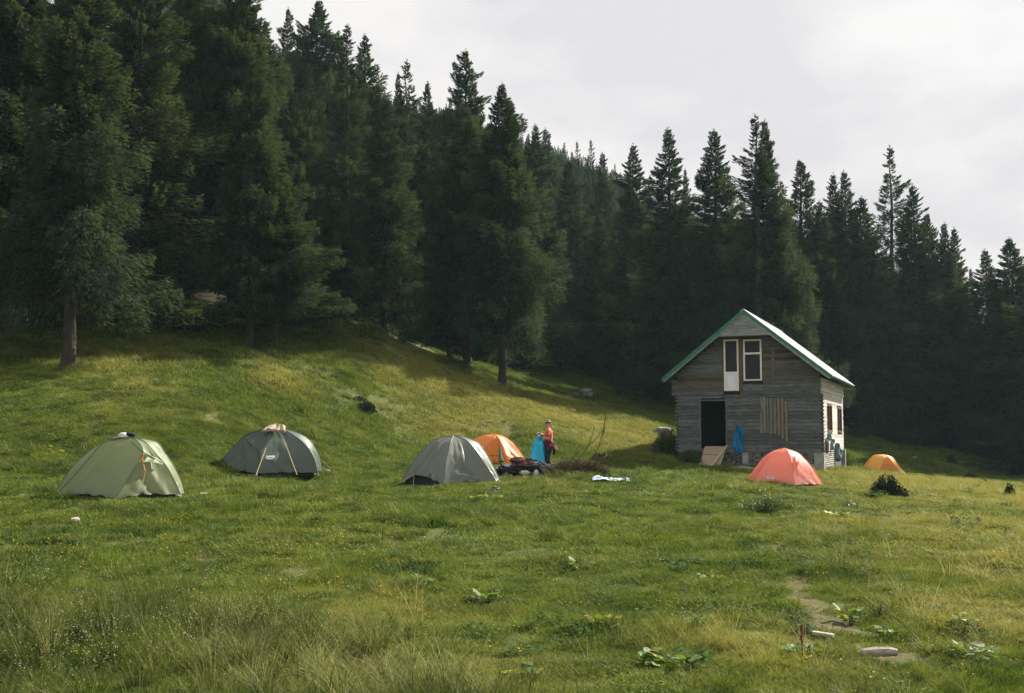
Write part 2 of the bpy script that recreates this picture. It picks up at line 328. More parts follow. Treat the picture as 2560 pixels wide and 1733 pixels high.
# dirt spots (world anchored)
dirt_px = [(1940 + 22 * i + 6 * (i % 2), 1425 + 19 * i, .09 + .04 * (i % 3)) for i in range(11)] + [(2190 + 28 * i, 1640 + 3 * i, .09) for i in range(6)] + [
           (1440, 1650, .08), (520, 1390, .2), (290, 1345, .18), (350, 1350, .2), (120, 1325, .2), (755, 1435, .2), (2100, 1330, .15),
           (515, 1040, .25), (500, 1000, .25), (490, 900, .3), (1030, 860, 1.2), (1060, 880, 1.0), (990, 850, 1), (1950, 1385, .12)]
DP = [(on_ground(a, b), r) for a, b, r in dirt_px]
def dirtf(x, y):
    t = np.zeros_like(np.asarray(x, float))
    for p, r in DP:
        t = np.maximum(t, np.exp(-(((x - p.x) / (r * 1.7)) ** 2 + ((y - p.y) / (r * 2.6)) ** 2)))
    t = t * (0.62 + 0.95 * fbm(x, y, 0.30, 3, 21))
    return np.clip(t * 1.3, 0, 1)
dry_px = [(1400, 1050, 5), (1500, 1080, 5), (1250, 1000, 4), (1600, 1090, 3.5), (1100, 950, 4), (1150, 1030, 4), (1000, 900, 3), (2380, 1205, 7), (2480, 1260, 6), (2300, 1215, 4), (2540, 1330, 4), (2560, 1240, 7), (2450, 1225, 7), (2560, 1420, 2),
          (1900, 1620, 1.0), (1800, 1600, .9), (1000, 1560, 1.2), (1250, 1700, 1.0), (900, 1700, 1.0), (330, 900, 2), (380, 960, 1.5), (700, 950, 1.5), (2450, 1540, 1.2)]
YP = [(on_ground(a, b), r) for a, b, r in dry_px]
def dryf(x, y):
    t = np.zeros_like(np.asarray(x, float))
    for p, r in YP: t = np.maximum(t, np.exp(-(((x - p.x) / r) ** 2 + ((y - p.y) / (r * 1.3)) ** 2)))
    return np.clip(t * 0.75 + 0.20 * fbm(x, y, 3.0, 3, 31) - .04 + 0.12 * fbm(x, y, 0.5, 2, 32), 0, 1)
nx_, ny_ = len(gx), len(gy)
idx = np.arange(nx_ * ny_).reshape(ny_, nx_)
F_ = np.stack([idx[:-1, :-1], idx[:-1, 1:], idx[1:, 1:], idx[1:, :-1]], -1).reshape(-1, 4)
def ground_mat():
    m = bpy.data.materials.new('meadow_ground'); m.use_nodes = True; t = m.node_tree; t.nodes.clear(); lk = t.links.new
    o = N(t, 'ShaderNodeOutputMaterial'); b = N(t, 'ShaderNodeBsdfPrincipled'); b.inputs['Roughness'].default_value = 0.95; b.inputs['Specular IOR Level'].default_value = 0.1
    g = N(t, 'ShaderNodeNewGeometry')
    a = N(t, 'ShaderNodeTexNoise'); a.inputs['Scale'].default_value = 0.7; a.inputs['Detail'].default_value = 10; a.inputs['Roughness'].default_value = 0.7
    c = N(t, 'ShaderNodeTexNoise'); c.inputs['Scale'].default_value = 9; c.inputs['Detail'].default_value = 8; c.inputs['Roughness'].default_value = 0.75
    lk(g.outputs['Position'], a.inputs['Vector']); lk(g.outputs['Position'], c.inputs['Vector'])
    r1 = N(t, 'ShaderNodeValToRGB'); e = r1.color_ramp.elements; e[0].position = .35; e[0].color = (.035, .058, .014, 1); e[1].position = .65; e[1].color = (.085, .105, .024, 1)
    lk(c.outputs[0], r1.inputs[0])
    r2 = N(t, 'ShaderNodeValToRGB'); e = r2.color_ramp.elements; e[0].position = .4; e[0].color = (.05, .075, .018, 1); e[1].position = .62; e[1].color = (.10, .105, .03, 1); lk(a.outputs[0], r2.inputs[0])
    m1 = N(t, 'ShaderNodeMix', data_type='RGBA'); m1.inputs[0].default_value = .5; lk(r1.outputs[0], m1.inputs[6]); lk(r2.outputs[0], m1.inputs[7])
    at = N(t, 'ShaderNodeAttribute'); at.attribute_name = 'dry'; m2 = N(t, 'ShaderNodeMix', data_type='RGBA'); m2.inputs[7].default_value = (.155, .135, .052, 1)
    lk(at.outputs['Fac'], m2.inputs[0]); lk(m1.outputs[2], m2.inputs[6])
    ad = N(t, 'ShaderNodeAttribute'); ad.attribute_name = 'dirt'; m3 = N(t, 'ShaderNodeMix', data_type='RGBA'); r3 = N(t, 'ShaderNodeValToRGB'); e = r3.color_ramp.elements
    e[0].color = (.05, .04, .02, 1); e[1].color = (.21, .165, .095, 1); e[0].position = .3; e[1].position = .7; lk(c.outputs[0], r3.inputs[0]); lk(ad.outputs['Fac'], m3.inputs[0]); lk(m2.outputs[2], m3.inputs[6]); lk(r3.outputs[0], m3.inputs[7])
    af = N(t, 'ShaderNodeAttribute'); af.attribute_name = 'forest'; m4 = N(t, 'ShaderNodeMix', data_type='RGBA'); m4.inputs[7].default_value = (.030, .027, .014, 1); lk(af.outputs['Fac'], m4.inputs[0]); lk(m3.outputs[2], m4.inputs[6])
    lk(m4.outputs[2], b.inputs['Base Color'])
    bp = N(t, 'ShaderNodeBump'); bp.inputs['Strength'].default_value = .8; bp.inputs['Distance'].default_value = .06; lk(c.outputs[0], bp.inputs['Height']); lk(bp.outputs[0], b.inputs['Normal'])
    lk(b.outputs[0], o.inputs[0]); return m
# treeline depth by picture column, then as a world function
TLX = [-900, -200, 170, 420, 600, 700, 860, 1000, 1130, 1250, 1400, 1500, 1700, 1900, 2150, 2300, 2560, 2900, 3500]
TLD = [38, 38, 41, 48, 47, 58, 68, 76, 76, 80, 90, 90, 80, 72, 78, 78, 76, 82, 100]
def treeline(x, y):
    ang = np.asarray(x, float) / np.maximum(np.asarray(y, float), 1.0) * FPX * 1.0 + 1280
    return np.interp(ang, TLX, TLD)
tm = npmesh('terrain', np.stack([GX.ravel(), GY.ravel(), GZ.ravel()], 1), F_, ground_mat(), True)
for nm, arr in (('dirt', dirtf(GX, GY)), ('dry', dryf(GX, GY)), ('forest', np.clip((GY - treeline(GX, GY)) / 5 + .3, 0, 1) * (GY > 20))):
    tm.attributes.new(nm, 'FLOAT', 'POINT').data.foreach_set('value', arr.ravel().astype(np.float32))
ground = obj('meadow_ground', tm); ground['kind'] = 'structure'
# ---------------------------------------------------------------- haze
hz = MB().box(-425, 425, -27, 450, -12, 190).build('haze'); hz['kind'] = 'stuff'
hm = bpy.data.materials.new('haze'); hm.use_nodes = True; hm.node_tree.nodes.clear()
ho = N(hm.node_tree, 'ShaderNodeOutputMaterial'); hv = N(hm.node_tree, 'ShaderNodeVolumePrincipled')
hv.inputs['Color'].default_value = (0.60, 0.90, 0.98, 1); hv.inputs['Density'].default_value = 0.00018; hv.inputs['Anisotropy'].default_value = 0.2
hm.node_tree.links.new(hv.outputs[0], ho.inputs['Volume']); hz.data.materials.append(hm)

# ---------------------------------------------------------------- cabin
CAB = Vector((12.54, 44.0, 0)); CROT = math.radians(-22.5)
ax_, ay_ = Vector((math.cos(CROT), math.sin(CROT), 0)), Vector((-math.sin(CROT), math.cos(CROT), 0))
def on_plane(px, py, base, n):
    u, a, b = ray(px, py); d = Vector((u, a, b)); o = Vector((0, 0, CZ))
    return o + d * ((base - o).dot(n) / d.dot(n))
def fx(px, py, off=0.0):
    p = on_plane(px, py, CAB + ay_ * off, ay_); return (p - CAB).dot(ax_), p.z
def sy(px, py, off=0.0):
    p = on_plane(px, py, CAB + ax_ * off, ax_); return (p - CAB).dot(ay_), p.z
def zf(X, Y, x0=1620, y0=740, s=1770 / 540.0): return x0 + X / s, y0 + Y / s     # zoom coordinates -> picture coordinates
WL = fx(*zf(250, 1200))[0]; DEP = 9.0
cabin = thing('wooden_cabin', 'weathered two storey plank cabin with green edged pale metal roof at the forest edge', 'cabin', CAB, CROT)
ZB = 0.56; ZM = 2.93; ZE = 3.60; ZR = 6.40; MID = WL / 2
OVH = 0.60; EX = 3.44
tanr = (ZR - 3.64) / EX
def roofz(x, drop=0.0): return ZR - abs(x - MID) * tanr - drop
door = (*fx(*zf(430, 862)), *fx(*zf(640, 1238))); DX0, DZ1, DX1, DZ0 = door
DZ0 = max(DZ0, ZB + 0.02)
w1 = (*fx(*zf(620, 360)), *fx(*zf(747, 776))); w2 = (*fx(*zf(780, 360)), *fx(*zf(935, 692)))
# shell behind the planks
sh = MB()
sh.box(WL, DX0, .06, .16, ZB - .02, ZM); sh.box(DX1, 0, .06, .16, ZB - .02, ZM); sh.box(DX0, DX1, .06, .16, DZ1, ZM)
sh.box(WL, 0, .06, .16, ZB - .35, ZB - .021)
sh.prism([(WL, ZM + .001), (0, ZM + .001), (0, roofz(0, .12)), (MID, ZR - .12), (WL, roofz(WL, .12))], .07, .15)
wallf = sh.build('front_wall', M['dark_wood'], cabin)
def row_segments(x0, x1, holes, z0, z1):
    segs = [(x0, x1)]
    for hx0, hz1, hx1, hz0 in holes:
        if z1 > hz0 + .01 and z0 < hz1 - .01:
            ns = []
            for a, b in segs:
                if hx0 > a and hx0 < b: ns.append((a, hx0))
                if hx1 > a and hx1 < b: ns.append((hx1, b))
                if hx1 <= a or hx0 >= b: ns.append((a, b))
            segs = ns
    out = []
    for a, b in segs:
        if b - a > 2.6 and R.random() < .55:
            c = a + (b - a) * R.uniform(.3, .7); out += [(a, c - .004), (c + .004, b)]
        elif b - a > .03: out.append((a, b))
    return out
z = ZB
while z < ZM - .03:
    h = min(R.uniform(.125, .175), ZM - z)
    if ZM - z - h < .06: h = ZM - z
    for a, b in row_segments(WL, 0, [door], z, z + h):
        y = R.uniform(-.012, .012)
        MB().box(a + .002, b - .002, y, .055, z + .006, z + h - .006, .003).build('plank', M['plank'], wallf)
    z += h
z = ZM
while z < 5.6:
    h = R.uniform(.12, .17)
    hw = (ZR - .1 - z - h) / tanr
    a0, b0 = max(WL - .02, MID - hw), min(.0, MID + hw)
    if b0 - a0 > .3:
        for a, b in row_segments(a0, b0, [(w1[0] - .05, w1[1] + .04, w1[2] + .04, w1[3] - .04), (w2[0] - .04, w2[1] + .04, w2[2] + .04, w2[3] - .03)], z, z + h):
            y = R.uniform(-.045, -.02)
            mt = M['plank_brown'] if (z > 3.2 and R.random() < .5) else M['plank']
            MB().box(a + .002, b - .002, y, .06, z + .005, z + h - .005, .003).build('plank', mt, wallf)
    z += h
# upright posts on the upper wall
for X0, X1, Y0, Y1 in ((748, 780, 350, 775), (1012, 1040, 420, 700)):
    a, zt = fx(*zf(X0, Y0)); b, zb = fx(*zf(X1, Y1))
    MB().box(a, b, -.07, -.046, zb, zt).build('upright_board', M['plank_brown'], wallf)
# boards nailed over the lower window
for X0, X1, Y0, Y1, k in ((922, 945, 830, 958, 'g'), (919, 943, 962, 1126, 't'), (944, 968, 830, 1122, 't'), (993, 1024, 836, 1132, 'g'), (1026, 1056, 836, 1134, 't'), (1057, 1086, 834, 1146, 't'),
                       (1087, 1116, 836, 1168, 't'), (1121, 1148, 864, 1192, 't'), (969, 992, 836, 1128, 'g')):
    a, zt = fx(*zf(X0, Y0)); b, zb = fx(*zf(X1, Y1)); y = -.022 - R.uniform(.018, .035)
    MB().box(a, b, y, -.018, zb, zt, .003).build('nailed_board', M['board_tan' if k == 't' else 'board_grey'], wallf)
# side wall
ss = MB(); swin = []
for X0, X1, Y0, Y1 in ((154, 236, 520, 935), (302, 376, 565, 942)):
    p0 = (2040 + X0 / 5.83, 920 + Y0 / 5.83); p1 = (2040 + X1 / 5.83, 920 + Y1 / 5.83)
    a, zt = sy(*p0); b, zb = sy(*p1); swin.append((a, zt, b, zb))
cuts = [0.17] + [v for w in swin for v in (w[0], w[2])] + [DEP - .1]
for i in range(0, len(cuts) - 1):
    a, b = cuts[i], cuts[i + 1]
    if i % 2 == 0: ss.box(-.12, -.06, a, b, ZB - .35, ZE)
    else:
        w = swin[i // 2]; ss.box(-.12, -.06, a, b, ZB - .35, w[3]); ss.box(-.12, -.06, a, b, w[1], ZE)
walls = ss.build('side_wall', M['dark_wood'], cabin)
z = ZB
while z < ZE - .02:
    h = min(R.uniform(.13, .17) if z < ZM else R.uniform(.085, .11), ZE - z)
    if ZE - z - h < .04: h = ZE - z
    for a, b in row_segments(.16, DEP, swin, z, z + h):
        x = R.uniform(0.0, .014) + (0.05 if z > ZM else 0)
        MB().box(-.058, x, a, b, z + .004, z + h - .004, .003).build('plank', M['plank_side'], walls)
    z += h
for w in swin:
    f = MB(); a, zt, b, zb = w
    f.box(-.05, .025, a, a + .09, zb, zt); f.box(-.05, .025, b - .09, b, zb, zt); f.box(-.05, .025, a + .091, b - .091, zt - .08, zt); f.box(-.05, .04, a + .091, b - .091, zb, zb + .08)
    f.box(-.045, .012, (a + b) / 2 - .03, (a + b) / 2 + .03, zb + .081, zt - .081)
    wf = f.build('side_window', M['frame_brown'], cabin)
    MB().box(-.03, -.02, a + .09, (a + b) / 2 - .031, zb + .08, zt - .08).build('pane', M['glass'], wf)
    MB().box(-.03, -.02, (a + b) / 2 + .031, b - .09, zb + .08, zt - .08).build('pane', M['glass'], wf)
# hidden walls and floors
MB().box(WL, -.13, DEP - .16, DEP - .06, ZB - .9, ZE).prism([(WL, ZE + .001), (-.13, ZE + .001), (-.13, roofz(-.13, .15)), (MID, ZR - .15), (WL, roofz(WL, .15))], DEP - .16, DEP - .06).build('rear_wall', M['plank'], cabin)
MB().box(WL, WL + .08, .17, DEP - .17, ZB - .9, ZE).build('far_side_wall', M['plank'], cabin)
MB().box(WL + .09, -.13, .17, DEP - .17, ZB - .1, ZB).box(WL + .09, -.13, .17, DEP - .17, ZM - .1, ZM).build('floor_boards', M['dark_wood'], cabin)
# door surround
dd = MB(); dd.box(DX0 - .05, DX0, -.02, .05, DZ0, DZ1 + .0); dd.box(DX1, DX1 + .05, -.02, .05, DZ0, DZ1); dd.box(DX0 - .05, DX1 + .05, -.02, .05, DZ1 + .002, DZ1 + .05)
dd.build('door_frame', M['plank'], cabin)
# log ends at the corners
z = ZB + .02
while z < ZM - .05:
    MB().box(.001, .13, -.01, .16, z, z + .085, .006).build('log_end', M['plank'], cabin)
    MB().box(WL - .12, WL - .001, -.01, .16, z, z + .085, .006).build('log_end', M['plank'], cabin)
    z += .148
lb = MB(); lb.box(.001, .09, .12, .17, ZB, ZM); lb.box(WL - .09, WL - .001, .12, .17, ZB, ZM); lb.build('corner_backing', M['dark_wood'], cabin)
z = ZM
for k in range(5):
    MB().box(WL - .26, WL - .021, -.03, .12, z + .004, z + .13, .004).build('log_end', M['plank'], cabin); z += .135
# foundation
fb = MB(); fb.box(WL, -.01, .06, .3, -.9, ZB - .36); fb.box(-.3, -.06, .3, DEP, -.9, ZB - .36); fdn = fb.build('foundation', M['mortar'], cabin)
def rock_mesh(name, sx, sy_, sz, mt, seed):
    r = random.Random(seed); vs = []; fs = []
    nl, ns = 5, 8
    vs.append((0, 0, -sz / 2))
    for i in range(1, nl):
        t = math.pi * i / nl - math.pi / 2
        for k in range(ns):
            a = 2 * math.pi * k / ns; q = .82 + r.random() * .3
            cx = math.cos(a); sxn = math.sin(a); e = .75
            vs.append((sx / 2 * math.copysign(abs(cx) ** e, cx) * math.cos(t) ** .5 * q, sy_ / 2 * math.copysign(abs(sxn) ** e, sxn) * math.cos(t) ** .5 * q, sz / 2 * math.sin(t) * (.9 + .2 * r.random())))
    vs.append((0, 0, sz / 2 * .95))
    for k in range(ns):
        fs.append((0, 1 + (k + 1) % ns, 1 + k)); fs.append((len(vs) - 1, 1 + (nl - 2) * ns + k, 1 + (nl - 2) * ns + (k + 1) % ns))
        for i in range(nl - 2): fs.append((1 + i * ns + k, 1 + i * ns + (k + 1) % ns, 1 + (i + 1) * ns + (k + 1) % ns, 1 + (i + 1) * ns + k))
    return mesh(name, vs, fs, mt)
rocks = [rock_mesh('stone', 1, 1, 1, M['stone'], 50 + i) for i in range(6)]
rocks_pale = [rock_mesh('stone', 1, 1, 1, M['stone_pale'], 80 + i) for i in range(5)]
z = ZB - .03
while z > -.55:
    h = R.uniform(.07, .12); x = WL + .02
    while x < -.32:
        w = R.uniform(.16, .42)
        obj('stone', R.choice(rocks), fdn, (min(x + w / 2, -.45), .045 + R.uniform(0, .03), z - h / 2), (0, R.uniform(-.06, .06), 0), (w, .14, h))
        x += w
    y = .35
    if z > -.2:
        while y < 5.0:
            w = R.uniform(.25, .5); obj('stone', R.choice(rocks_pale), fdn, (-.055, y + w / 2, z - h / 2), (0, 0, 0), (.12, w, h)); y += w
    z -= h * .96
MB().box(-.30, .10, -.02, .28, -.75, ZB - .03).build('concrete_pier', M['concrete'], cabin, bevel=.01)
a, zt = fx(*zf(772, 1296)); b, _ = fx(*zf(824, 1370)); MB().box(a, b, -.03, .1, -.6, ZB - .04).build('concrete_pier', M['concrete'], cabin, bevel=.01)
MB().box(-.1, .1, DEP - .35, DEP - .05, -.6, ZB).build('concrete_pier', M['concrete'], cabin)
MB().box(WL, -.001, -.028, .055, ZB - .035, ZB - .001).build('sill_beam', M['plank'], cabin)
# upper windows
def pvc_window(x0, z1, x1, z0, bars, panel):
    f = MB(); y0, y1 = -.055, .03; t = .065
    f.box(x0, x0 + t, y0, y1, z0, z1); f.box(x1 - t, x1, y0, y1, z0, z1); f.box(x0 + t, x1 - t, y0, y1, z1 - t, z1); f.box(x0 + t, x1 - t, y0, y1, z0, z0 + t * .8)
    for zb in bars: f.box(x0 + t, x1 - t, y0 - .004, y1, zb - t * .6, zb + t * .6)
    w = f.build('upper_window', M['pvc'], cabin)
    MB().box(x0 - .035, x1 + .03, -.02, .05, z0 - .03, z1 + .035).build('foam_joint', M['foam'], w)
    zs = [z0 + t * .8] + list(bars) + [z1 - t]
    for i in range(len(zs) - 1):
        if panel and i == 0:
            MB().box(x0 + t, x1 - t, -.045, .0, zs[0], zs[1] - t * .6).build('lower_panel', M['pvc_panel'], w)
            q = MB(); q.box(x0 + t + .05, x0 + t + .06, -.048, -.0455, zs[0] + .05, zs[1] - .1); q.box(x1 - t - .06, x1 - t - .05, -.048, -.0455, zs[0] + .05, zs[1] - .1)
            q.build('panel_groove', M['concrete'], w)
        else:
            MB().box(x0 + t + .012, x1 - t - .012, -.032, -.024, zs[i] + .012 + (t * .6 if i else 0), zs[i + 1] - .012 - (t * .6 if i < len(zs) - 2 else 0)).build('pane', M['glass'], w)
            g = MB(); g.box(x0 + t, x1 - t, -.0235, -.0215, zs[i], zs[i + 1]); g.build('gasket', M['black_cloth'], w)
    return w
zb1 = fx(*zf(680, 630))[1]; zb2 = fx(*zf(850, 472))[1]
ob = pvc_window(w1[0], w1[1], w1[2], w1[3], [zb1], True); ob['label'] = 'narrow white balcony door with solid lower panel'
ob = pvc_window(w2[0], w2[1], w2[2], w2[3], [zb2], False); ob['label'] = 'white window with small top light'
# gable cladding in the overhang plane
GZ0 = fx(*zf(750, 328), -OVH)[1]
z = GZ0
gc = MB().prism([(MID - (ZR - .1 - GZ0) / tanr, GZ0), (MID + (ZR - .1 - GZ0) / tanr, GZ0), (MID, ZR - .12)], -OVH + .03, -OVH + .05).build('gable_cladding', M['dark_wood'], cabin)
while z < ZR - .25:
    h = .15; hw0 = (ZR - .06 - z) / tanr; hw1 = max((ZR - .06 - z - h + .006) / tanr, .02)
    MB().prism([(MID - hw0, z + .004), (MID + hw0, z + .004), (MID + hw1, z + h - .004), (MID - hw1, z + h - .004)], -OVH + R.uniform(0, .006), -OVH + .029).build('plank', M['plank_gable'], gc)
    z += h
hw0 = (ZR - .12 - GZ0) / tanr
MB().box(MID - hw0, MID + hw0, -OVH + .052, .05, GZ0 - .02, GZ0 - .001).build('gable_soffit', M['plank_brown'], cabin)
# roof
EXX = EX + .0
def slope_pt(side, d, y, up):   # d: horizontal distance from the ridge
    return (MID + side * d, y, ZR - d * tanr + up)
for side in (-1, 1):
    rs = MB(); y0, y1 = -OVH, DEP + .62
    a = [slope_pt(side, 0, y0, 0), slope_pt(side, EXX, y0, 0), slope_pt(side, EXX, y1, 0), slope_pt(side, 0, y1, 0)]
    b = [(p[0], p[1], p[2] - .07) for p in a]
    rs.add(a + b, [(0, 1, 2, 3), (7, 6, 5, 4), (0, 4, 5, 1), (1, 5, 6, 2), (2, 6, 7, 3), (3, 7, 4, 0)])
    deck = rs.build('roof_deck', M['plank'], cabin)
    y = y0 - .02; k = 0
    while y < y1 + .02:
        w = min(1.08, y1 + .03 - y)
        sm = MB(); segs = []; nrib = 4
        for r_ in range(nrib):
            c = y + w * (r_ + .5) / nrib
            segs += [(c - w / nrib / 2, .012), (c - .06, .012), (c - .035, .045), (c + .035, .045), (c + .06, .012)]
        segs.append((y + w - .003, .012)); n = len(segs)
        up = .004 * (k % 2)
        vs_ = [slope_pt(side, 0.0, q, u + up) for q, u in segs] + [slope_pt(side, EXX + .05, q, u + up) for q, u in segs]
        fs_ = [(i, i + 1, n + i + 1, n + i) for i in range(n - 1)]
        sm.add(vs_, fs_); sm.build('metal_sheet', M['roof'], deck)
        y += w; k += 1
    # green verge trim
    vt = MB(); t0 = [slope_pt(side, 0, -OVH - .035, .055), slope_pt(side, EXX + .05, -OVH - .035, .055), slope_pt(side, EXX + .05, -OVH - .035, -.115), slope_pt(side, 0, -OVH - .035, -.115)]
    t1 = [(p[0], p[1] + .03, p[2]) for p in t0]
    vt.add(t0 + t1, [(0, 1, 2, 3), (7, 6, 5, 4), (0, 4, 5, 1), (1, 5, 6, 2), (2, 6, 7, 3), (3, 7, 4, 0)])
    vt.build('green_verge_trim', M['green_metal'], cabin)
    vb = MB(); t0 = [slope_pt(side, 0.1, -OVH - .02, -.118), slope_pt(side, EXX, -OVH - .02, -.118), slope_pt(side, EXX - .06, -OVH - .02, -.21), slope_pt(side, .1, -OVH - .02, -.21)]
    t1 = [(p[0], p[1] + .03, p[2]) for p in t0]
    vb.add(t0 + t1, [(0, 1, 2, 3), (7, 6, 5, 4), (0, 4, 5, 1), (1, 5, 6, 2), (2, 6, 7, 3), (3, 7, 4, 0)])
    vb.build('bargeboard', M['plank_gable'], cabin)
    for yy in np.arange(-OVH + .1, DEP + .5, .85):   # rafters
        rf = MB(); t0 = [slope_pt(side, .05, yy, -.072), slope_pt(side, EXX - .05, yy, -.072), slope_pt(side, EXX - .05, yy, -.17), slope_pt(side, .05, yy, -.17)]
        t1 = [(p[0], p[1] + .06, p[2]) for p in t0]
        rf.add(t0 + t1, [(0, 1, 2, 3), (7, 6, 5, 4), (0, 4, 5, 1), (1, 5, 6, 2), (2, 6, 7, 3), (3, 7, 4, 0)])
        rf.build('rafter', M['plank_brown'], cabin)
MB().prism([(MID - .14, ZR - .03), (MID, ZR + .075), (MID + .14, ZR - .03), (MID, ZR + .02)], -OVH - .02, DEP + .6).build('ridge_cap', M['roof'], cabin)

def cab_w(x, y, z): return CAB + ax_ * x + ay_ * y + Vector((0, 0, z))
# ramp and leaning plank
def slab(name, pts, th, mt, label, cat, extra=None):
    c = sum((Vector(p) for p in pts), Vector()) / len(pts)
    n = (Vector(pts[1]) - Vector(pts[0])).cross(Vector(pts[-1]) - Vector(pts[0])).normalized() * th
    if n.z > 0: n = -n
    v = [Vector(p) - c for p in pts]; k = len(v)
    m = MB(); m.add(v + [p + n for p in v], [tuple(range(k)), tuple(range(2 * k - 1, k - 1, -1))] + [(i, i + k, (i + 1) % k + k, (i + 1) % k) for i in range(k)])
    o = m.build(name, mt, loc=c); tag(o, label, cat); return o
def zw8(X, Y): return (1640 + X / 9.2545, 1030 + Y / 9.2545)
rt0 = on_plane(*zw8(1135, 795), CAB + ay_ * -.05, ay_); rt1 = on_plane(*zw8(1640, 795), CAB + ay_ * -.05, ay_)
rb0 = on_ground(*zw8(945, 1225)); rb1 = on_ground(*zw8(1410, 1255))
gdir = Vector((0, -1, 0))
rb0 = cab_w(fx(*zw8(945, 1225))[0] + .35, -1.15, 0); rb0.z = gz(rb0.x, rb0.y) + .04
rb1 = cab_w(fx(*zw8(1410, 1255))[0] + .35, -1.15, 0); rb1.z = gz(rb1.x, rb1.y) + .03
md0 = rt0.lerp(rb0, .45); md1 = rt1.lerp(rb1, .45)
slab('ramp_board', [rt0, rt1, md1 + Vector((0, 0, .02)), md0 + Vector((0, 0, .02))], .02, M['ply'], 'upper chipboard sheet of the doorstep ramp leaning on the cabin threshold', 'board')
slab('ramp_board', [md0, md1, rb1, rb0], .02, M['ply'], 'lower chipboard sheet of the doorstep ramp, its end resting on the grass', 'board')
pa = rt1 + Vector((0, 0, .05)); pb = cab_w(fx(*zw8(1215, 1275))[0] + .4, -1.3, 0); pb.z = gz(pb.x, pb.y) + .08
wv = Vector((.11, 0, 0))
slab('leaning_plank', [pa - wv * .3, pa + wv * .5, pb + wv * .7, pb - wv * .7], .04, M['straw'], 'narrow pale plank lying diagonally across the doorstep ramp', 'plank')

# draped cloth helper: polygon outline in (x,z), front depth wrinkled
def cloth(name, outline, depth, mt, loc, rz, label, cat, parent=None, folds=7, seed=1, nx=22, nz=26, amp=.03, thick=.012):
    xs = [p[0] for p in outline]; zs = [p[1] for p in outline]
    def span(z):
        c = []
        for i in range(len(outline)):
            (xa, za), (xb, zb) = outline[i], outline[(i + 1) % len(outline)]
            if (za - z) * (zb - z) <= 0 and za != zb: c.append(xa + (xb - xa) * (z - za) / (zb - za))
        return (min(c), max(c)) if c else (0, 0)
    V = []; Fc = []
    z0, z1 = min(zs) + 1e-4, max(zs) - 1e-4
    for side in (0, 1):
        for j in range(nz + 1):
            zz = z0 + (z1 - z0) * j / nz; a, b = span(zz)
            for i in range(nx + 1):
                t = i / nx; x = a + (b - a) * t
                w = float(fbm(np.array([x * 6 + seed * 7]), np.array([zz * 2.2 + x * 3]), 1.0, 3, seed)[0])
                d = math.sin(math.pi * t) ** .5 * depth
                y = -d * (1 + .3 * w) - amp * w * math.sin(math.pi * t) - amp * .6 * math.sin(t * folds * math.pi + zz * 5 + w) if side == 0 else -.0 + thick * 0
                V.append((x, min(y, -.004) if side == 0 else 0, zz))
    n = (nx + 1) * (nz + 1)
    for s in (0, 1):
        for j in range(nz):
            for i in range(nx):
                q = [s * n + j * (nx + 1) + i, s * n + j * (nx + 1) + i + 1, s * n + (j + 1) * (nx + 1) + i + 1, s * n + (j + 1) * (nx + 1) + i]
                Fc.append(tuple(q if s == 0 else q[::-1]))
    o = obj(name, mesh(name, V, Fc, mt, True), parent, loc, (0, 0, rz))
    if label: tag(o, label, cat)
    return o
# blue jacket on the front wall
pl = [fx(*zf(a, b)) for a, b in ((735, 1052), (760, 1078), (790, 1110), (786, 1150), (776, 1170), (786, 1240), (770, 1285), (742, 1297), (716, 1285), (706, 1250), (686, 1245), (698, 1195), (697, 1170), (712, 1120), (722, 1075))]
cx_ = sum(p[0] for p in pl) / len(pl); cz_ = sum(p[1] for p in pl) / len(pl)
jk = cloth('rain_jacket', [(a - cx_, b - cz_) for a, b in pl], .10, M['blue_cloth'], cab_w(cx_, -.03, cz_), CROT, 'bright blue rain jacket hanging on the cabin front beside the doorway', 'jacket', folds=5, seed=4, amp=.05)
# things hanging on the sunlit side wall
def zs5(X, Y): return (2040 + X / 5.83, 920 + Y / 5.83)
def side_hang(name, pts, mt, label, cat, seed, depth=.12):
    q = [sy(*zs5(a, b), .03) for a, b in pts]; cy_ = sum(p[0] for p in q) / len(q); q = [(cy_ + (p[0] - cy_) * .5, p[1]) for p in q]; cz = sum(p[1] for p in q) / len(q)
    return cloth(name, [(a - cy_, b - cz) for a, b in q], depth, mt, cab_w(.075 if False else .02, cy_, cz), CROT + math.pi / 2, label, cat, folds=3, seed=seed, nx=10, nz=14, amp=.02)
side_hang('hanging_bag', [(178, 935), (198, 1000), (195, 1050), (172, 1062), (160, 1040), (165, 970)], M['teal_cloth'], 'dark narrow bag hanging under the first side window of the cabin', 'bag', 11)
side_hang('hanging_coat', [(145, 1020), (160, 1060), (170, 1180), (150, 1245), (132, 1225), (120, 1130), (130, 1070)], M['brown_cloth'], 'brown coat hanging low on the side wall by the cabin corner', 'coat', 12)
side_hang('hanging_towel', [(225, 1035), (243, 1080), (238, 1110), (232, 1195), (205, 1195), (210, 1090)], M['teal_cloth'], 'grey blue towel on a hook between the coat and the folded net', 'towel', 13)
side_hang('folded_net', [(272, 1095), (300, 1150), (345, 1225), (330, 1350), (300, 1365), (262, 1330), (268, 1200)], M['teal_cloth'], 'grey green folded net leaning against the cabin side wall above the weeds', 'net', 14, .2)

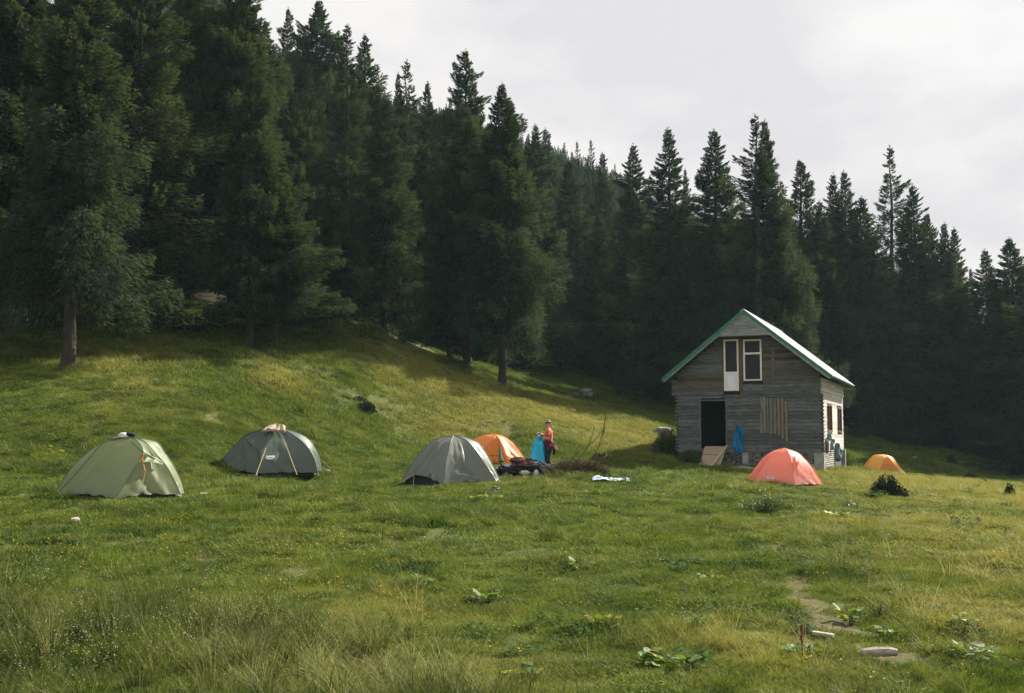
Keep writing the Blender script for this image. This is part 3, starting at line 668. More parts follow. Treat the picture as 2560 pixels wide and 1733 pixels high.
# ---------------------------------------------------------------- tents
def catmull(pts, n):
    p = np.array(pts, float); m = len(p); out = []
    for t in np.linspace(0, m - 1, n):
        i = min(int(t), m - 2); f = t - i
        p0 = p[max(i - 1, 0)]; p1 = p[i]; p2 = p[i + 1]; p3 = p[min(i + 2, m - 1)]
        out.append(.5 * ((2 * p1) + (-p0 + p2) * f + (2 * p0 - 5 * p1 + 4 * p2 - p3) * f * f + (-p0 + 3 * p1 - 3 * p2 + p3) * f ** 3))
    return np.array(out)
def panel_surface(ra, rb, sag, wr, seed, nu=28, nv=22, lift=0.0):
    A = catmull(ra, nu); B = catmull(rb, nu); V = np.zeros((nu, nv, 3))
    for j in range(nv):
        t = j / (nv - 1); V[:, j] = A * (1 - t) + B * t
    c = np.array([0, 0, .35]); v = np.linspace(0, 1, nv)[None, :]; u = np.linspace(0, 1, nu)[:, None]
    d = V - c; d /= np.linalg.norm(d, axis=2, keepdims=True) + 1e-9
    prof = np.sin(math.pi * v) * np.clip(u * 1.6, 0, 1)
    r = np.random.default_rng(seed); ph = r.random(4) * 6
    # tension folds fan out from the lower corners
    f1 = np.sin((v / (np.abs(1.02 - u) + .25)) * 9 + ph[0]) * np.exp(-((1 - u) ** 2) * 5)
    f2 = np.sin(((1 - v) / (np.abs(1.02 - u) + .3)) * 8 + ph[1]) * np.exp(-((1 - u) ** 2) * 4)
    f3 = fbm(v * 5 + ph[2] + u * 0, u * 2.2 + ph[3] + v * 0, .6, 3, seed)
    disp = -sag * prof + wr * prof * (f1 * (1 - v) + f2 * v + .8 * f3)
    disp = np.where(disp == disp, disp, 0) if True else disp
    V += d * disp[..., None]
    V[:, :, 2] += lift * np.sin(math.pi * v) * (u ** 6)
    return V
def tent(name, label, anchor, ribs, mats, hub, inner_h=.10, lift=.05, sag=.05, wr=.032, group=None, pole_mat=None, tub=True, rz=0.0):
    t = thing(name, label, 'tent', anchor, rz, group)
    n = len(ribs); surf = []
    for i in range(n):
        a, b = ribs[i], ribs[(i + 1) % n]
        V = panel_surface([hub] + a, [hub] + b, sag, wr, i + 3, lift=lift if mats[i][1] is None else mats[i][1])
        nu, nv = V.shape[:2]; ix = np.arange(nu * nv).reshape(nu, nv)
        Fq = np.stack([ix[:-1, :-1], ix[1:, :-1], ix[1:, 1:], ix[:-1, 1:]], -1).reshape(-1, 4)
        if mats[i][0] is not None:
            obj(mats[i][2] if len(mats[i]) > 2 else 'fly_panel', npmesh('fly_panel', V.reshape(-1, 3), Fq, mats[i][0], True), t)
        surf.append(V)
    for i in range(n):
        c = catmull([hub] + ribs[i], 24); c = c + (c - np.array([0, 0, .3])) * .004
        MB().tube([tuple(p) for p in c], .008, 5).build('seam', pole_mat or M['t_green_dark'], t, smooth=True)
    if tub:
        ring = [np.array(r[-1]) for r in ribs]; V = []; F = []
        for k, s_, zz in ((0, .93, -.06), (1, .88, inner_h)):
            for p in ring: V.append((p[0] * s_, p[1] * s_, max(p[2], 0) * (.5 if k == 0 else 1) + zz))
        m = len(ring)
        for i in range(m): F.append((i, (i + 1) % m, m + (i + 1) % m, m + i))
        F.append(tuple(range(m, 2 * m)))
        obj('groundsheet', mesh('groundsheet', V, F, M['black_cloth']), t)
    for r_ in ribs:
        p = np.array(r_[-1]); q = p * np.array([1.03, 1.03, 1])
        MB().tube([(p[0], p[1], p[2] + .02), (q[0], q[1], -.06 + min(p[2], 0))], .008, 4).build('peg', M['peg'], t)
    return t, surf
def anchor(px, py, D):
    p = P(px, py, D); p.z = gz(p.x, p.y); return p
def guy(t, a, b, mt, rad=.006, name='guy_line'):
    a, b = Vector(a), Vector(b); mid = a.lerp(b, .5) - Vector((0, 0, .015))
    return MB().tube([a, mid, b], rad, 5).build(name, mt, t)
def decal(name, V, u0, u1, v0, v1, mt, parent, off=.006, text=None):
    """small print following the panel surface: V grid, u down, v across"""
    nu, nv = V.shape[:2]
    def S(u, v):
        a = u * (nu - 1); b = v * (nv - 1); i = min(int(a), nu - 2); j = min(int(b), nv - 2); f = a - i; g = b - j
        return V[i, j] * (1 - f) * (1 - g) + V[i + 1, j] * f * (1 - g) + V[i, j + 1] * (1 - f) * g + V[i + 1, j + 1] * f * g
    m = MB(); k = 6; q = []
    for i in range(k + 1):
        for j in range(k + 1):
            p = S(u0 + (u1 - u0) * i / k, v0 + (v1 - v0) * j / k); d = p - np.array([0, 0, .35]); d /= np.linalg.norm(d); q.append(tuple(p + d * off))
    m.add(q, [(i * (k + 1) + j, i * (k + 1) + j + 1, (i + 1) * (k + 1) + j + 1, (i + 1) * (k + 1) + j) for i in range(k) for j in range(k)])
    return m.build(name, mt, parent)

# sage green tent
gA = anchor(298, 1240, 23.5)
T = (.23, 0, 1.28)
ribs = [[(-.1, .4, 1.15), (-.5, .7, .9), (-.9, .85, .55), (-1.15, .95, .25), (-1.3, .95, .02)],
        [(-.32, .15, 1.2), (-.67, .15, 1.02), (-1.04, .08, .66), (-1.27, .1, .33), (-1.42, .15, .05)],
        [(-.10, -.12, 1.22), (-.34, -.25, 1.12), (-.66, -.30, .70), (-.98, -.30, .34), (-1.27, -.30, .02)],
        [(.46, -.2, 1.17), (.62, -.38, .96), (.54, -.6, .66), (.42, -.82, .33), (.29, -1.0, .02)],
        [(.50, -.02, 1.20), (.76, -.08, .96), (1.02, -.1, .68), (1.22, -.12, .36), (1.37, -.15, .06)],
        [(.67, .3, 1.18), (.85, .45, .90), (1.0, .6, .6), (1.1, .75, .3), (1.15, .85, .03)],
        [(.2, .5, 1.12), (.15, .8, .85), (.1, 1.0, .55), (.05, 1.1, .27), (0, 1.15, .02)]]
g = M['t_green']
tg, S = tent('dome_tent', 'sage green dome tent, the nearest, with a cap lying on its top', gA, ribs, [(g, None), (g, None), (g, .05), (g, .03), (g, .05), (g, None), (g, None)], T, wr=.05)
m_ = MB().tube([(.235, -.16, 1.24), (.62, -.42, .97), (.98, -.2, .74), (.7, -.36, .77)], .012, 5).build('vent_flap', M['t_green_dark'], tg)
hood = MB(); hood.add([(.56, -.52, .74), (.70, -.55, .76), (.86, -.45, .76), (1.0, -.26, .70), (.62, -.42, .93), (.72, -.34, .90), (.85, -.22, .85), (.98, -.14, .74)], [(0, 1, 5, 4), (1, 2, 6, 5), (2, 3, 7, 6)])
hood.build('vent_hood', M['t_green'], tg)
MB().box(.615, .66, -.50, -.49, .84, .95).build('orange_strap', M['rope_orange'], tg)
guy(tg, (.64, -.5, .86), (.75, -.62, .58), M['rope_orange'], .012, 'orange_strap'); guy(tg, (.74, -.6, .62), (.73, -.72, .26), M['rope'], .008, 'hanging_line'); guy(tg, (.76, -.6, .6), (.74, -.73, .28), M['rope'], .008, 'hanging_line')
# cap and sandals on top
ctr = gA + Vector((.06, -.02, 1.285))
cap = MB(); prof = [(0, .10), (.05, .098), (.09, .075), (.105, .03), (.108, 0)]
vv = []; ff = []; ns = 12
for i, (r, h) in enumerate(prof):
    for k in range(ns): vv.append((r * math.cos(2 * math.pi * k / ns), r * .85 * math.sin(2 * math.pi * k / ns), h))
for i in range(len(prof) - 1):
    for k in range(ns): ff.append((i * ns + k, i * ns + (k + 1) % ns, (i + 1) * ns + (k + 1) % ns, (i + 1) * ns + k))
cap.add(vv, ff); capo = thing('cap', 'small white and grey cap lying on top of the sage green tent', 'cap', ctr, .3)
cap.build('cap_crown', M['white_cloth'], capo, smooth=True)
b_ = MB(); b_.add([(-.07, -.06, .01), (-.17, -.07, -.015), (-.21, 0, -.03), (-.17, .07, -.015), (-.07, .06, .01)] + [(-.07, -.06, .002), (-.17, -.07, -.023), (-.21, 0, -.038), (-.17, .07, -.023), (-.07, .06, .002)],
    [(0, 1, 2, 3, 4), (9, 8, 7, 6, 5)] + [(i, i + 5, (i + 1) % 5 + 5, (i + 1) % 5) for i in range(5)])
b_.build('brim', M['white_cloth'], capo)
sh_ = MB(); sh_.tube([(-.09, 0, .03), (-.03, 0, .045), (.04, 0, .04), (.10, 0, .05)], [.03, .045, .04, .05], 8)
tag(sh_.build('shoe', M['black_cloth'], loc=gA + Vector((.19, .0, 1.30)), smooth=True, rot=(0, .1, .4)), 'dark shoe lying beside the cap on the sage green tent', 'shoe')
sh_ = MB(); sh_.tube([(-.10, 0, .02), (-.03, 0, .03), (.04, 0, .03), (.10, 0, .02)], [.03, .042, .042, .03], 8)
tag(sh_.build('shoe', M['t_green'], loc=gA + Vector((-.08, -.06, 1.235)), smooth=True, rot=(0, -.25, .1)), 'pale green shoe left of the cap on the sage green tent', 'shoe')

# dark green tent
dA = anchor(667, 1190, 31)
T = (.15, 0, 1.30)
ribs = [[(-.3, .4, 1.15), (-.7, .6, .9), (-1.1, .7, .6), (-1.35, .8, .3), (-1.5, .8, .03)],
        [(-.22, -.04, 1.22), (-.60, -.10, 1.08), (-.95, -.15, .72), (-1.28, -.18, .34), (-1.58, -.2, .04)],
        [(-.20, -.10, 1.21), (-.56, -.20, 1.04), (-.27, -.58, .76), (-.02, -.93, .43), (-.04, -1.08, .03)],
        [(.12, -.20, 1.19), (.09, -.45, .98), (.05, -.70, .72), (.02, -.95, .43), (-.01, -1.10, .03)],
        [(.52, -.08, 1.20), (.85, -.22, 1.03), (1.15, -.34, .80), (1.40, -.42, .45), (1.53, -.48, .03)],
        [(.62, .3, 1.20), (.92, .4, 1.08), (1.2, .5, .82), (1.38, .65, .45), (1.45, .75, .03)],
        [(.15, .5, 1.15), (.1, .8, .9), (.05, 1.0, .6), (0, 1.1, .3), (0, 1.2, .03)]]
k = M['t_dark']; kg = M['t_grey']
td, S = tent('dome_tent', 'dark green dome tent with a beige cloth thrown over its top', dA, ribs, [(k, None), (k, None), (k, .03), (M['t_dark_lit'], 0), (M['t_dark_lit'], .04), (kg, .03), (k, None)], T, pole_mat=M['t_dark'], wr=.034, lift=.04)  # right-hand panels take paler cloth, coloured as if the sun lit them
guy(td, (.11, -.66, .72), (.07, -1.62, -.0), M['rope'], .009); guy(td, (.62, -.55, .88), (1.15, -1.45, -.0), M['rope'], .009); guy(td, (1.2, -.1, .72), (2.05, -.4, .02), M['rope'], .009)
for a in ((.11, -.66, .72), (.62, -.55, .88)): MB().add([(a[0] - .04, a[1] + .06, a[2] + .08), (a[0] + .05, a[1] + .06, a[2] + .02), (a[0], a[1] - .01, a[2] - .02)], [(0, 1, 2)]) 
for i_, a in enumerate(((.11, -.66, .72), (.62, -.55, .88))):
    q = MB(); q.add([(a[0] - .05, a[1] + .10, a[2] + .11), (a[0] + .06, a[1] + .05, a[2] + .0), (a[0], a[1] - .02, a[2] - .02)], [(0, 1, 2)]); q.build('guy_loop', M['black_cloth'], td)
V = S[3]
decal('logo_patch', V, .755, .80, .10, .27, M['logo_white'], td, .016); decal('logo_base', V, .80, .815, .13, .24, M['logo_white'], td, .016)
decal('logo_mark', V, .765, .79, .10, .125, M['logo_red'], td, .020)
for i_ in range(7): decal('logo_lettering', V, .778, .788, .145 + i_ * .016, .156 + i_ * .016, M['logo_dark'], td, .020)
mm = cloth('towel', [(-.36, -.16), (-.1, -.12), (.2, -.2), (.36, -.24), (.34, -.1), (.3, .12), (.05, .2), (-.1, .16), (-.25, .0)], .05, M['beige_cloth'], dA + Vector((.20, -.12, 1.25)), 0, 'crumpled beige cloth thrown over the top of the dark green tent', 'cloth', amp=.03, seed=21)
mm.rotation_euler = (math.radians(-58), 0, 0); mm.location = dA + Vector((.22, -.17, 1.27))

# grey tent
yA = anchor(1125, 1212, 27)
T = (.09, 0, 1.24)
ribs = [[(-.3, .3, 1.1), (-.6, .5, .85), (-.85, .6, .5), (-1.0, .7, .25), (-1.1, .8, .02)],
        [(-.36, -.03, 1.14), (-.66, -.08, .90), (-.93, -.13, .55), (-1.10, -.17, .28), (-1.22, -.2, .06)],
        [(-.25, -.25, 1.08), (-.45, -.46, .85), (-.62, -.6, .62), (-.74, -.72, .43), (-.82, -.80, .30)],
        [(.04, -.30, 1.10), (.0, -.55, .86), (-.05, -.75, .60), (-.07, -.9, .32), (-.09, -1.02, .05)],
        [(.40, -.16, 1.12), (.62, -.28, .90), (.84, -.34, .60), (1.03, -.32, .30), (1.22, -.28, .0)],
        [(.40, .08, 1.19), (.68, .12, 1.05), (.90, .14, .78), (1.10, .12, .42), (1.27, .05, .05)],
        [(.35, .45, 1.1), (.6, .7, .9), (.8, .9, .6), (.9, 1.0, .3), (1.0, 1.1, .02)],
        [(-.05, .5, 1.08), (-.1, .8, .85), (-.12, .95, .55), (-.15, 1.05, .27), (-.18, 1.1, .02)]]
tg2, S = tent('dome_tent', 'grey dome tent pitched between the dark green tent and the fire pit', yA, ribs, [(kg, None), (kg, .02), (kg, .03), (kg, .08), (kg, .02), (kg, None), (kg, None), (kg, None)], T, pole_mat=M['t_grey'], wr=.042)
guy(tg2, (-.82, -.80, .30), (-1.22, -1.0, .08), M['rope'], .010); guy(tg2, (-1.22, -1.0, .08), (-1.70, -1.2, .0), M['rope'], .010)
guy(tg2, (1.22, -.28, .02), (1.42, -.45, -.02), M['black_cloth'], .008); guy(tg2, (1.27, .05, .1), (1.9, -.0, .0), M['rope'], .006)
for i_ in range(12): decal('print_letter', S[3], .80 + .006 * i_, .826 + .006 * i_, .29 + i_ * .031, .312 + i_ * .031, M['logo_pale'], tg2, .014)

# orange tent
oA = anchor(1245, 1160, 40)
T = (-.19, 0, 1.11); o1 = M['t_orange']; o2 = M['t_orange_in']
ribs = [[(-.5, .4, 1.0), (-.8, .6, .8), (-1.1, .7, .55), (-1.3, .8, .25), (-1.4, .8, .02)],
        [(-.6, -.02, 1.05), (-.95, -.04, .88), (-1.2, -.08, .62), (-1.42, -.1, .32), (-1.6, -.1, .02)],
        [(-.12, -.28, 1.02), (-.27, -.48, .82), (-.42, -.64, .60), (-.50, -.78, .36), (-.55, -.88, .10)],
        [(-.02, -.28, 1.02), (.10, -.46, .84), (.22, -.60, .60), (.28, -.74, .34), (.36, -.85, .02)],
        [(.15, -.02, 1.06), (.50, -.04, .83), (.72, -.06, .58), (.90, -.08, .34), (1.05, -.1, .06)],
        [(.2, .4, 1.0), (.5, .6, .8), (.7, .75, .5), (.85, .85, .25), (.95, .9, .02)]]
to, S = tent('dome_tent', 'orange dome tent with its door half open, behind the grey tent', oA, ribs, [(o1, None), (o1, .02), (o2, .0, 'door_panel'), (o1, .03), (o1, None), (o1, None)], T, pole_mat=M['t_orange'], lift=.03, wr=.03)
MB().tube([(.02, -.47, .93), (.09, -.66, .52), (.14, -.84, .12)], [.012, .05, .11], 6).build('door_slit', M['teal_cloth'], to)
MB().tube([(-.5, -.78, .33), (-.2, -.84, .34), (.1, -.80, .32)], .008, 4).build('seam', M['black_cloth'], to)
MB().tube([(.05, -.5, .95), (.2, -.74, .62), (.3, -.86, .35), (.42, -.98, .12), (.40, -.96, .0)], [.03, .06, .07, .09, .05], 7).build('rolled_door', M['t_orange'], to, smooth=True)

# coral tent
pA = anchor(1968, 1212, 33); T = (-.06, 0, 1.09); pk = M['t_pink']
ribs = [[(-.3, .35, 1.0), (-.55, .6, .8), (-.75, .8, .5), (-.9, .9, .25), (-1.0, 1.0, .02)],
        [(-.46, -.05, .92), (-.68, -.12, .66), (-.84, -.18, .44), (-.97, -.22, .23), (-1.08, -.25, .05)],
        [(-.02, -.34, .96), (0, -.52, .74), (.01, -.66, .50), (.01, -.78, .26), (.01, -.90, .02)],
        [(.32, -.05, .95), (.56, -.12, .72), (.74, -.18, .48), (.89, -.22, .22), (1.02, -.25, .0)],
        [(.2, .35, 1.0), (.45, .6, .8), (.65, .8, .5), (.8, .9, .25), (.9, 1.0, .02)]]
tp, S = tent('dome_tent', 'coral pink dome tent pitched in front of the cabin', pA, ribs, [(pk, None), (pk, .03), (pk, .03), (pk, None), (pk, None)], T, pole_mat=M['t_pink'], wr=.016, lift=.06, sag=-.02)
hd = MB(); hd.add([(.02, -.66, .64), (.12, -.64, .72), (.26, -.55, .74), (.36, -.45, .70), (.03, -.52, .80), (.14, -.46, .86), (.28, -.34, .84), (.38, -.28, .78)], [(0, 1, 5, 4), (1, 2, 6, 5), (2, 3, 7, 6)]); hd.build('vent_hood', M['t_pink'], tp)
V = S[1]
decal('logo_patch', V, .80, .83, .25, .52, M['logo_white'], tp, .012); decal('logo_base', V, .84, .855, .31, .50, M['logo_white'], tp, .012); decal('logo_mark', V, .805, .822, .25, .30, M['logo_dark'], tp, .018)
for i_ in range(7): decal('logo_lettering', V, .808, .822, .335 + i_ * .026, .352 + i_ * .026, M['concrete'], tp, .018)
guy(tp, (.66, -.42, .62), (.74, -.5, .38), M['rope'], .010, 'hanging_line')

# yellow tent
wA = anchor(2211, 1183, 62); T = (0, 0, .88); yl = M['t_yellow']
g_l, g_r = .16, -.06
ribs = [[(-.3, .3, .82), (-.5, .45, .68), (-.65, .5, .5), (-.75, .55, .35), (-.85, .6, .2)],
        [(-.28, -.02, .87), (-.52, -.04, .82), (-.68, -.08, .62), (-.83, -.1, .42), (-.99, -.1, .22)],
        [(-.08, -.22, .78), (-.17, -.38, .60), (-.28, -.48, .40), (-.37, -.56, .25), (-.44, -.62, .10)],
        [(.12, -.22, .77), (.24, -.36, .58), (.36, -.46, .36), (.46, -.55, .16), (.54, -.6, .0)],
        [(.22, -.02, .82), (.43, -.04, .70), (.60, -.08, .42), (.80, -.12, .14), (1.02, -.15, -.08)],
        [(.3, .3, .8), (.45, .45, .6), (.6, .55, .4), (.75, .6, .2), (.85, .65, .02)]]
tw, S = tent('dome_tent', 'small yellow tent on the slope to the right of the cabin', wA, ribs, [(yl, None), (yl, .0), (M['t_orange_in'], .0, 'door_panel'), (yl, .0), (yl, None), (yl, None)], T, pole_mat=M['t_yellow'], wr=.006, lift=.0, sag=.01, tub=False)
tw.scale = (1.24, 1.24, 1.24)
V = S[2]
for i_ in range(5): decal('print_letter', V, .76, .80, .42 + i_ * .06, .46 + i_ * .06, M['logo_brown'], tw, .02)
MB().tube([(-.22, -.44, .42), (0, -.52, .45), (.30, -.48, .40)], .012, 5).build('door_seam', M['rope'], tw)

# ---------------------------------------------------------------- person
def skin_obj(name, joints, edges, mt, parent, sub=1):
    """joints: {key:(x,y,z,rx,ry)}"""
    keys = list(joints); me = bpy.data.meshes.new(name)
    me.from_pydata([joints[k][:3] for k in keys], [(keys.index(a), keys.index(b)) for a, b in edges], []); me.materials.append(mt)
    o = obj(name, me, parent); sk = o.modifiers.new('skin', 'SKIN'); sk.use_smooth_shade = True
    for i, k in enumerate(keys):
        d = me.skin_vertices[0].data[i]; j = joints[k]; d.radius = (j[3], j[4] if len(j) > 4 else j[3]); d.use_root = (i == 0)
    ss_ = o.modifiers.new('sub', 'SUBSURF'); ss_.levels = sub; ss_.render_levels = sub
    return o
pp = anchor(1370, 1183, 35)
person = thing('person', 'person in a coral red shirt and black trousers holding up a blue plastic sack', 'person', pp)
J = {'pelvis': (0, 0, .92, .12, .15), 'belly': (.01, 0, 1.04, .105, .135), 'chest': (.03, 0, 1.22, .105, .155), 'clav': (.035, 0, 1.37, .07, .10), 'neck': (.01, 0, 1.45, .05, .05), 'jaw': (-.02, 0, 1.51, .065, .06), 'head': (-.012, 0, 1.60, .088, .075), 'top': (0, 0, 1.66, .075, .068),
     'shN': (.035, -.17, 1.36, .052), 'elN': (.01, -.24, 1.10, .040), 'wrN': (-.20, -.16, 1.19, .026), 'paN': (-.25, -.14, 1.21, .030),
     'shF': (.03, .17, 1.37, .052), 'elF': (-.08, .22, 1.20, .040), 'wrF': (-.26, .10, 1.29, .026), 'paF': (-.31, .07, 1.30, .030),
     'hN': (.01, -.09, .84, .10), 'knN': (-.02, -.10, .48, .062), 'caN': (.02, -.10, .33, .055), 'anN': (.02, -.11, .08, .035), 'toN': (-.14, -.12, .03, .035),
     'hF': (-.01, .09, .84, .10), 'knF': (.00, .10, .48, .062), 'caF': (.04, .10, .33, .055), 'anF': (.06, .11, .08, .035), 'toF': (-.09, .12, .03, .035),
     'nose': (-.105, 0, 1.585, .014, .012)}
E = [('pelvis', 'belly'), ('belly', 'chest'), ('chest', 'clav'), ('clav', 'neck'), ('neck', 'jaw'), ('jaw', 'head'), ('head', 'top'), ('head', 'nose'), ('clav', 'shN'), ('shN', 'elN'), ('elN', 'wrN'), ('wrN', 'paN'), ('clav', 'shF'), ('shF', 'elF'), ('elF', 'wrF'), ('wrF', 'paF'),
     ('pelvis', 'hN'), ('hN', 'knN'), ('knN', 'caN'), ('caN', 'anN'), ('anN', 'toN'), ('pelvis', 'hF'), ('hF', 'knF'), ('knF', 'caF'), ('caF', 'anF'), ('anF', 'toF')]
for s_, h in (('N', J['paN']), ('F', J['paF'])):
    for q, (dy, dz, l) in enumerate(((-.026, .012, .065), (-.009, .014, .075), (.009, .012, .072), (.024, .006, .058))):
        J[f'f{s_}{q}a'] = (h[0] - .035, h[1] + dy, h[2] + dz, .0095); J[f'f{s_}{q}b'] = (h[0] - .035 - l * .4, h[1] + dy, h[2] + dz - l * .2, .009); J[f'f{s_}{q}c'] = (h[0] - .03 - l * .4, h[1] + dy, h[2] + dz - l * .7, .008)
        E += [('pa' + s_, f'f{s_}{q}a'), (f'f{s_}{q}a', f'f{s_}{q}b'), (f'f{s_}{q}b', f'f{s_}{q}c')]
    J['th' + s_] = (h[0] - .015, h[1] - .045, h[2] - .02, .011); J['th2' + s_] = (h[0] - .045, h[1] - .045, h[2] - .045, .009); E += [('pa' + s_, 'th' + s_), ('th' + s_, 'th2' + s_)]
skin_obj('body', J, E, M['skin'], person, 2)
def grow(keys, edges, d, extra={}):
    q = {}
    for k in keys:
        v = J[k]; q[k] = (v[0], v[1], v[2], v[3] + d, (v[4] if len(v) > 4 else v[3]) + d)
    q.update(extra); return q, edges
def loft(name, rings, mt, n=18, fold=.04, seed=1, close=True, parent=None):
    """rings: (x, y, z, rx, ry)"""
    vs = []; fs = []
    for i, (x, y, z, rx, ry) in enumerate(rings):
        for k_ in range(n):
            a = 2 * math.pi * k_ / n; w = 1 + fold * math.sin(a * 4 + i * 1.3 + seed) * .6 + fold * float(vnoise(math.cos(a) * 2 + seed, z * 9 + math.sin(a) * 2, 5))
            vs.append((x + rx * math.cos(a) * w, y + ry * math.sin(a) * w, z))
    for i in range(len(rings) - 1):
        for k_ in range(n): fs.append((i * n + k_, i * n + (k_ + 1) % n, (i + 1) * n + (k_ + 1) % n, (i + 1) * n + k_))
    if close: fs.append(tuple(range(n - 1, -1, -1))); fs.append(tuple((len(rings) - 1) * n + k_ for k_ in range(n)))
    return obj(name, mesh(name, vs, fs, mt, True), parent)
shirt = loft('shirt', [(.0, 0, .98, .135, .175), (.005, 0, 1.06, .128, .165), (.015, 0, 1.14, .125, .168), (.025, 0, 1.23, .130, .180), (.032, 0, 1.31, .125, .195), (.035, 0, 1.37, .10, .185), (.028, 0, 1.405, .075, .13), (.018, 0, 1.43, .058, .065)], M['shirt'], parent=person)
for nm, e_ in (('N', (.015, -.225, 1.19)), ('F', (-.03, .205, 1.27))):
    s_ = J['sh' + nm]; MB().tube([(s_[0], s_[1] * .7, s_[2] + .01), (s_[0], s_[1], s_[2]), e_], [.060, .068, .058], 12).build('sleeve', M['shirt'], shirt, smooth=True)
tro = loft('trousers', [(.0, 0, 1.0, .130, .165), (-.0, 0, .93, .150, .185), (.0, 0, .85, .150, .190), (.0, 0, .78, .138, .185), (.0, 0, .74, .10, .17)], M['black_cloth'], parent=person)
for nm, sg_ in (('N', -1), ('F', 1)):
    h_, k2, c_ = J['h' + nm], J['kn' + nm], J['ca' + nm]
    loft('trouser_leg', [(h_[0], sg_ * .085, .86, .115, .10), (h_[0], sg_ * .09, .74, .115, .098), (k2[0] + .0, sg_ * .095, .60, .100, .088), (k2[0], sg_ * .10, .47, .088, .080), (c_[0], sg_ * .10, .34, .090, .082), (c_[0] + .01, sg_ * .10, .23, .088, .080)], M['black_cloth'], 14, parent=tro, seed=3)
for nm in ('N', 'F'):
    a = J['an' + nm]; t_ = J['to' + nm]
    skin_obj('shoe', {'a': (a[0], a[1], .075, .046, .046), 'h': (a[0] + .03, a[1], .035, .042, .042), 'b': (a[0] - .08, a[1], .045, .042, .045), 't': (t_[0], t_[1], .035, .036, .036)}, [('a', 'h'), ('a', 'b'), ('b', 't')], M['navy'], person, 1)
# sweatshirt tied round the waist
sw = MB(); vs_ = []; fs_ = []
rows = [(1.06, .135, .175), (1.0, .15, .19), (.92, .165, .205), (.84, .18, .215), (.76, .19, .22)]
for i, (zz, rx, ry) in enumerate(rows):
    for k_ in range(20):
        a = 2 * math.pi * k_ / 20; w = 1 + .06 * math.sin(a * 5 + i)
        vs_.append((rx * math.cos(a) * w + .015 + (0.03 * i if math.cos(a) > .3 else 0), ry * math.sin(a) * w, zz + (.10 * i * .5 if math.cos(a) < -.4 else 0)))
for i in range(len(rows) - 1):
    for k_ in range(20): fs_.append((i * 20 + k_, i * 20 + (k_ + 1) % 20, (i + 1) * 20 + (k_ + 1) % 20, (i + 1) * 20 + k_))
sw.add(vs_, fs_); sw.build('tied_sweatshirt', M['maroon'], person, smooth=True)
MB().tube([(.17, -.08, 1.0), (.21, -.06, .85), (.20, -.05, .70), (.19, -.05, .60)], [.05, .05, .045, .035], 7).build('sleeve', M['maroon'], person, smooth=True)
MB().tube([(.06, -.19, .93), (.08, -.215, .88), (.05, -.21, .83)], [.03, .05, .03], 7).build('red_pouch', M['red'], person, smooth=True)
MB().tube([(-.02, -.205, .80), (-.01, -.21, .76)], [.025, .02], 6).build('blue_clip', M['blue_cloth'], person, smooth=True)
for h in (J['wrN'], J['wrF']): MB().tube([(h[0] + .02, h[1], h[2] - .004), (h[0] - .02, h[1], h[2] + .004)], .036, 8).build('wristband', M['black_cloth'], person)
def ell(name, c, r, mt, parent, n=12, jit=0.0, seed=0, half=None):
    rr = random.Random(seed); vs = []; fs = []
    for i in range(1, n // 2 + 2):
        t = math.pi * i / (n // 2 + 2)
        for k_ in range(n):
            a = 2 * math.pi * k_ / n; q = 1 + rr.uniform(-jit, jit)
            vs.append((c[0] + r[0] * math.sin(t) * math.cos(a) * q, c[1] + r[1] * math.sin(t) * math.sin(a) * q, c[2] + r[2] * math.cos(t) * q))
    nn = n // 2 + 1
    for i in range(nn - 1):
        for k_ in range(n): fs.append((i * n + k_, (i + 1) * n + k_, (i + 1) * n + (k_ + 1) % n, i * n + (k_ + 1) % n))
    fs.append(tuple(range(n))); fs.append(tuple(range(nn * n - 1, (nn - 1) * n - 1, -1)))
    return obj(name, mesh(name, vs, fs, mt, True), parent)
ell('hair', (.020, 0, 1.630), (.088, .082, .080), M['hair'], person, 14, .06, 3); ell('hair_bun', (.02, 0, 1.705), (.045, .042, .032), M['hair'], person, 10, .08, 4)
MB().tube([(.092 * math.cos(a) + .003, .080 * math.sin(a), 1.632 + .012 * math.cos(a)) for a in np.linspace(0, 2 * math.pi, 17)], .022, 6).build('headband', M['black_cloth'], person, smooth=True)
for s_ in (-1, 1):
    ell('eye', (-.085, .028 * s_, 1.60), (.008, .012, .008), M['black_cloth'], person, 6); ell('ear', (.0, .078 * s_, 1.585), (.02, .01, .028), M['skin'], person, 8)
MB().tube([(-.088, -.02, 1.545), (-.094, 0, 1.545), (-.088, .02, 1.545)], .005, 4).build('mouth', M['red'], person)
# blue plastic sack
vs_ = []; fs_ = []; nz_, nk = 26, 30
for i in range(nz_ + 1):
    t = i / nz_; zz = 1.235 - 1.03 * t
    w = .045 + .20 * min(t * 3.2, 1) ** 1.3 * (1 if t < .35 else 1) + .075 * max(0, t - .35); cx0 = -.30 - .08 * max(0, t - .3) + .03 * math.sin(t * 3)
    for k_ in range(nk):
        a = 2 * math.pi * k_ / nk
        f = 1 + .12 * math.sin(a * 5 + t * 4) + .09 * math.sin(a * 9 - t * 9) + .12 * float(vnoise(math.cos(a) * 2 + 5, t * 7 + math.sin(a) * 2, 4))
        vs_.append((cx0 + w * f * math.cos(a) * .92, .0 + w * .55 * f * math.sin(a), zz + .02 * math.sin(a * 3)))
for i in range(nz_):
    for k_ in range(nk): fs_.append((i * nk + k_, i * nk + (k_ + 1) % nk, (i + 1) * nk + (k_ + 1) % nk, (i + 1) * nk + k_))
bag = obj('plastic_sack', mesh('plastic_sack', vs_, fs_, M['plastic'], True), None, pp); tag(bag, 'translucent blue plastic sack held up by the person over the fire pit', 'sack')

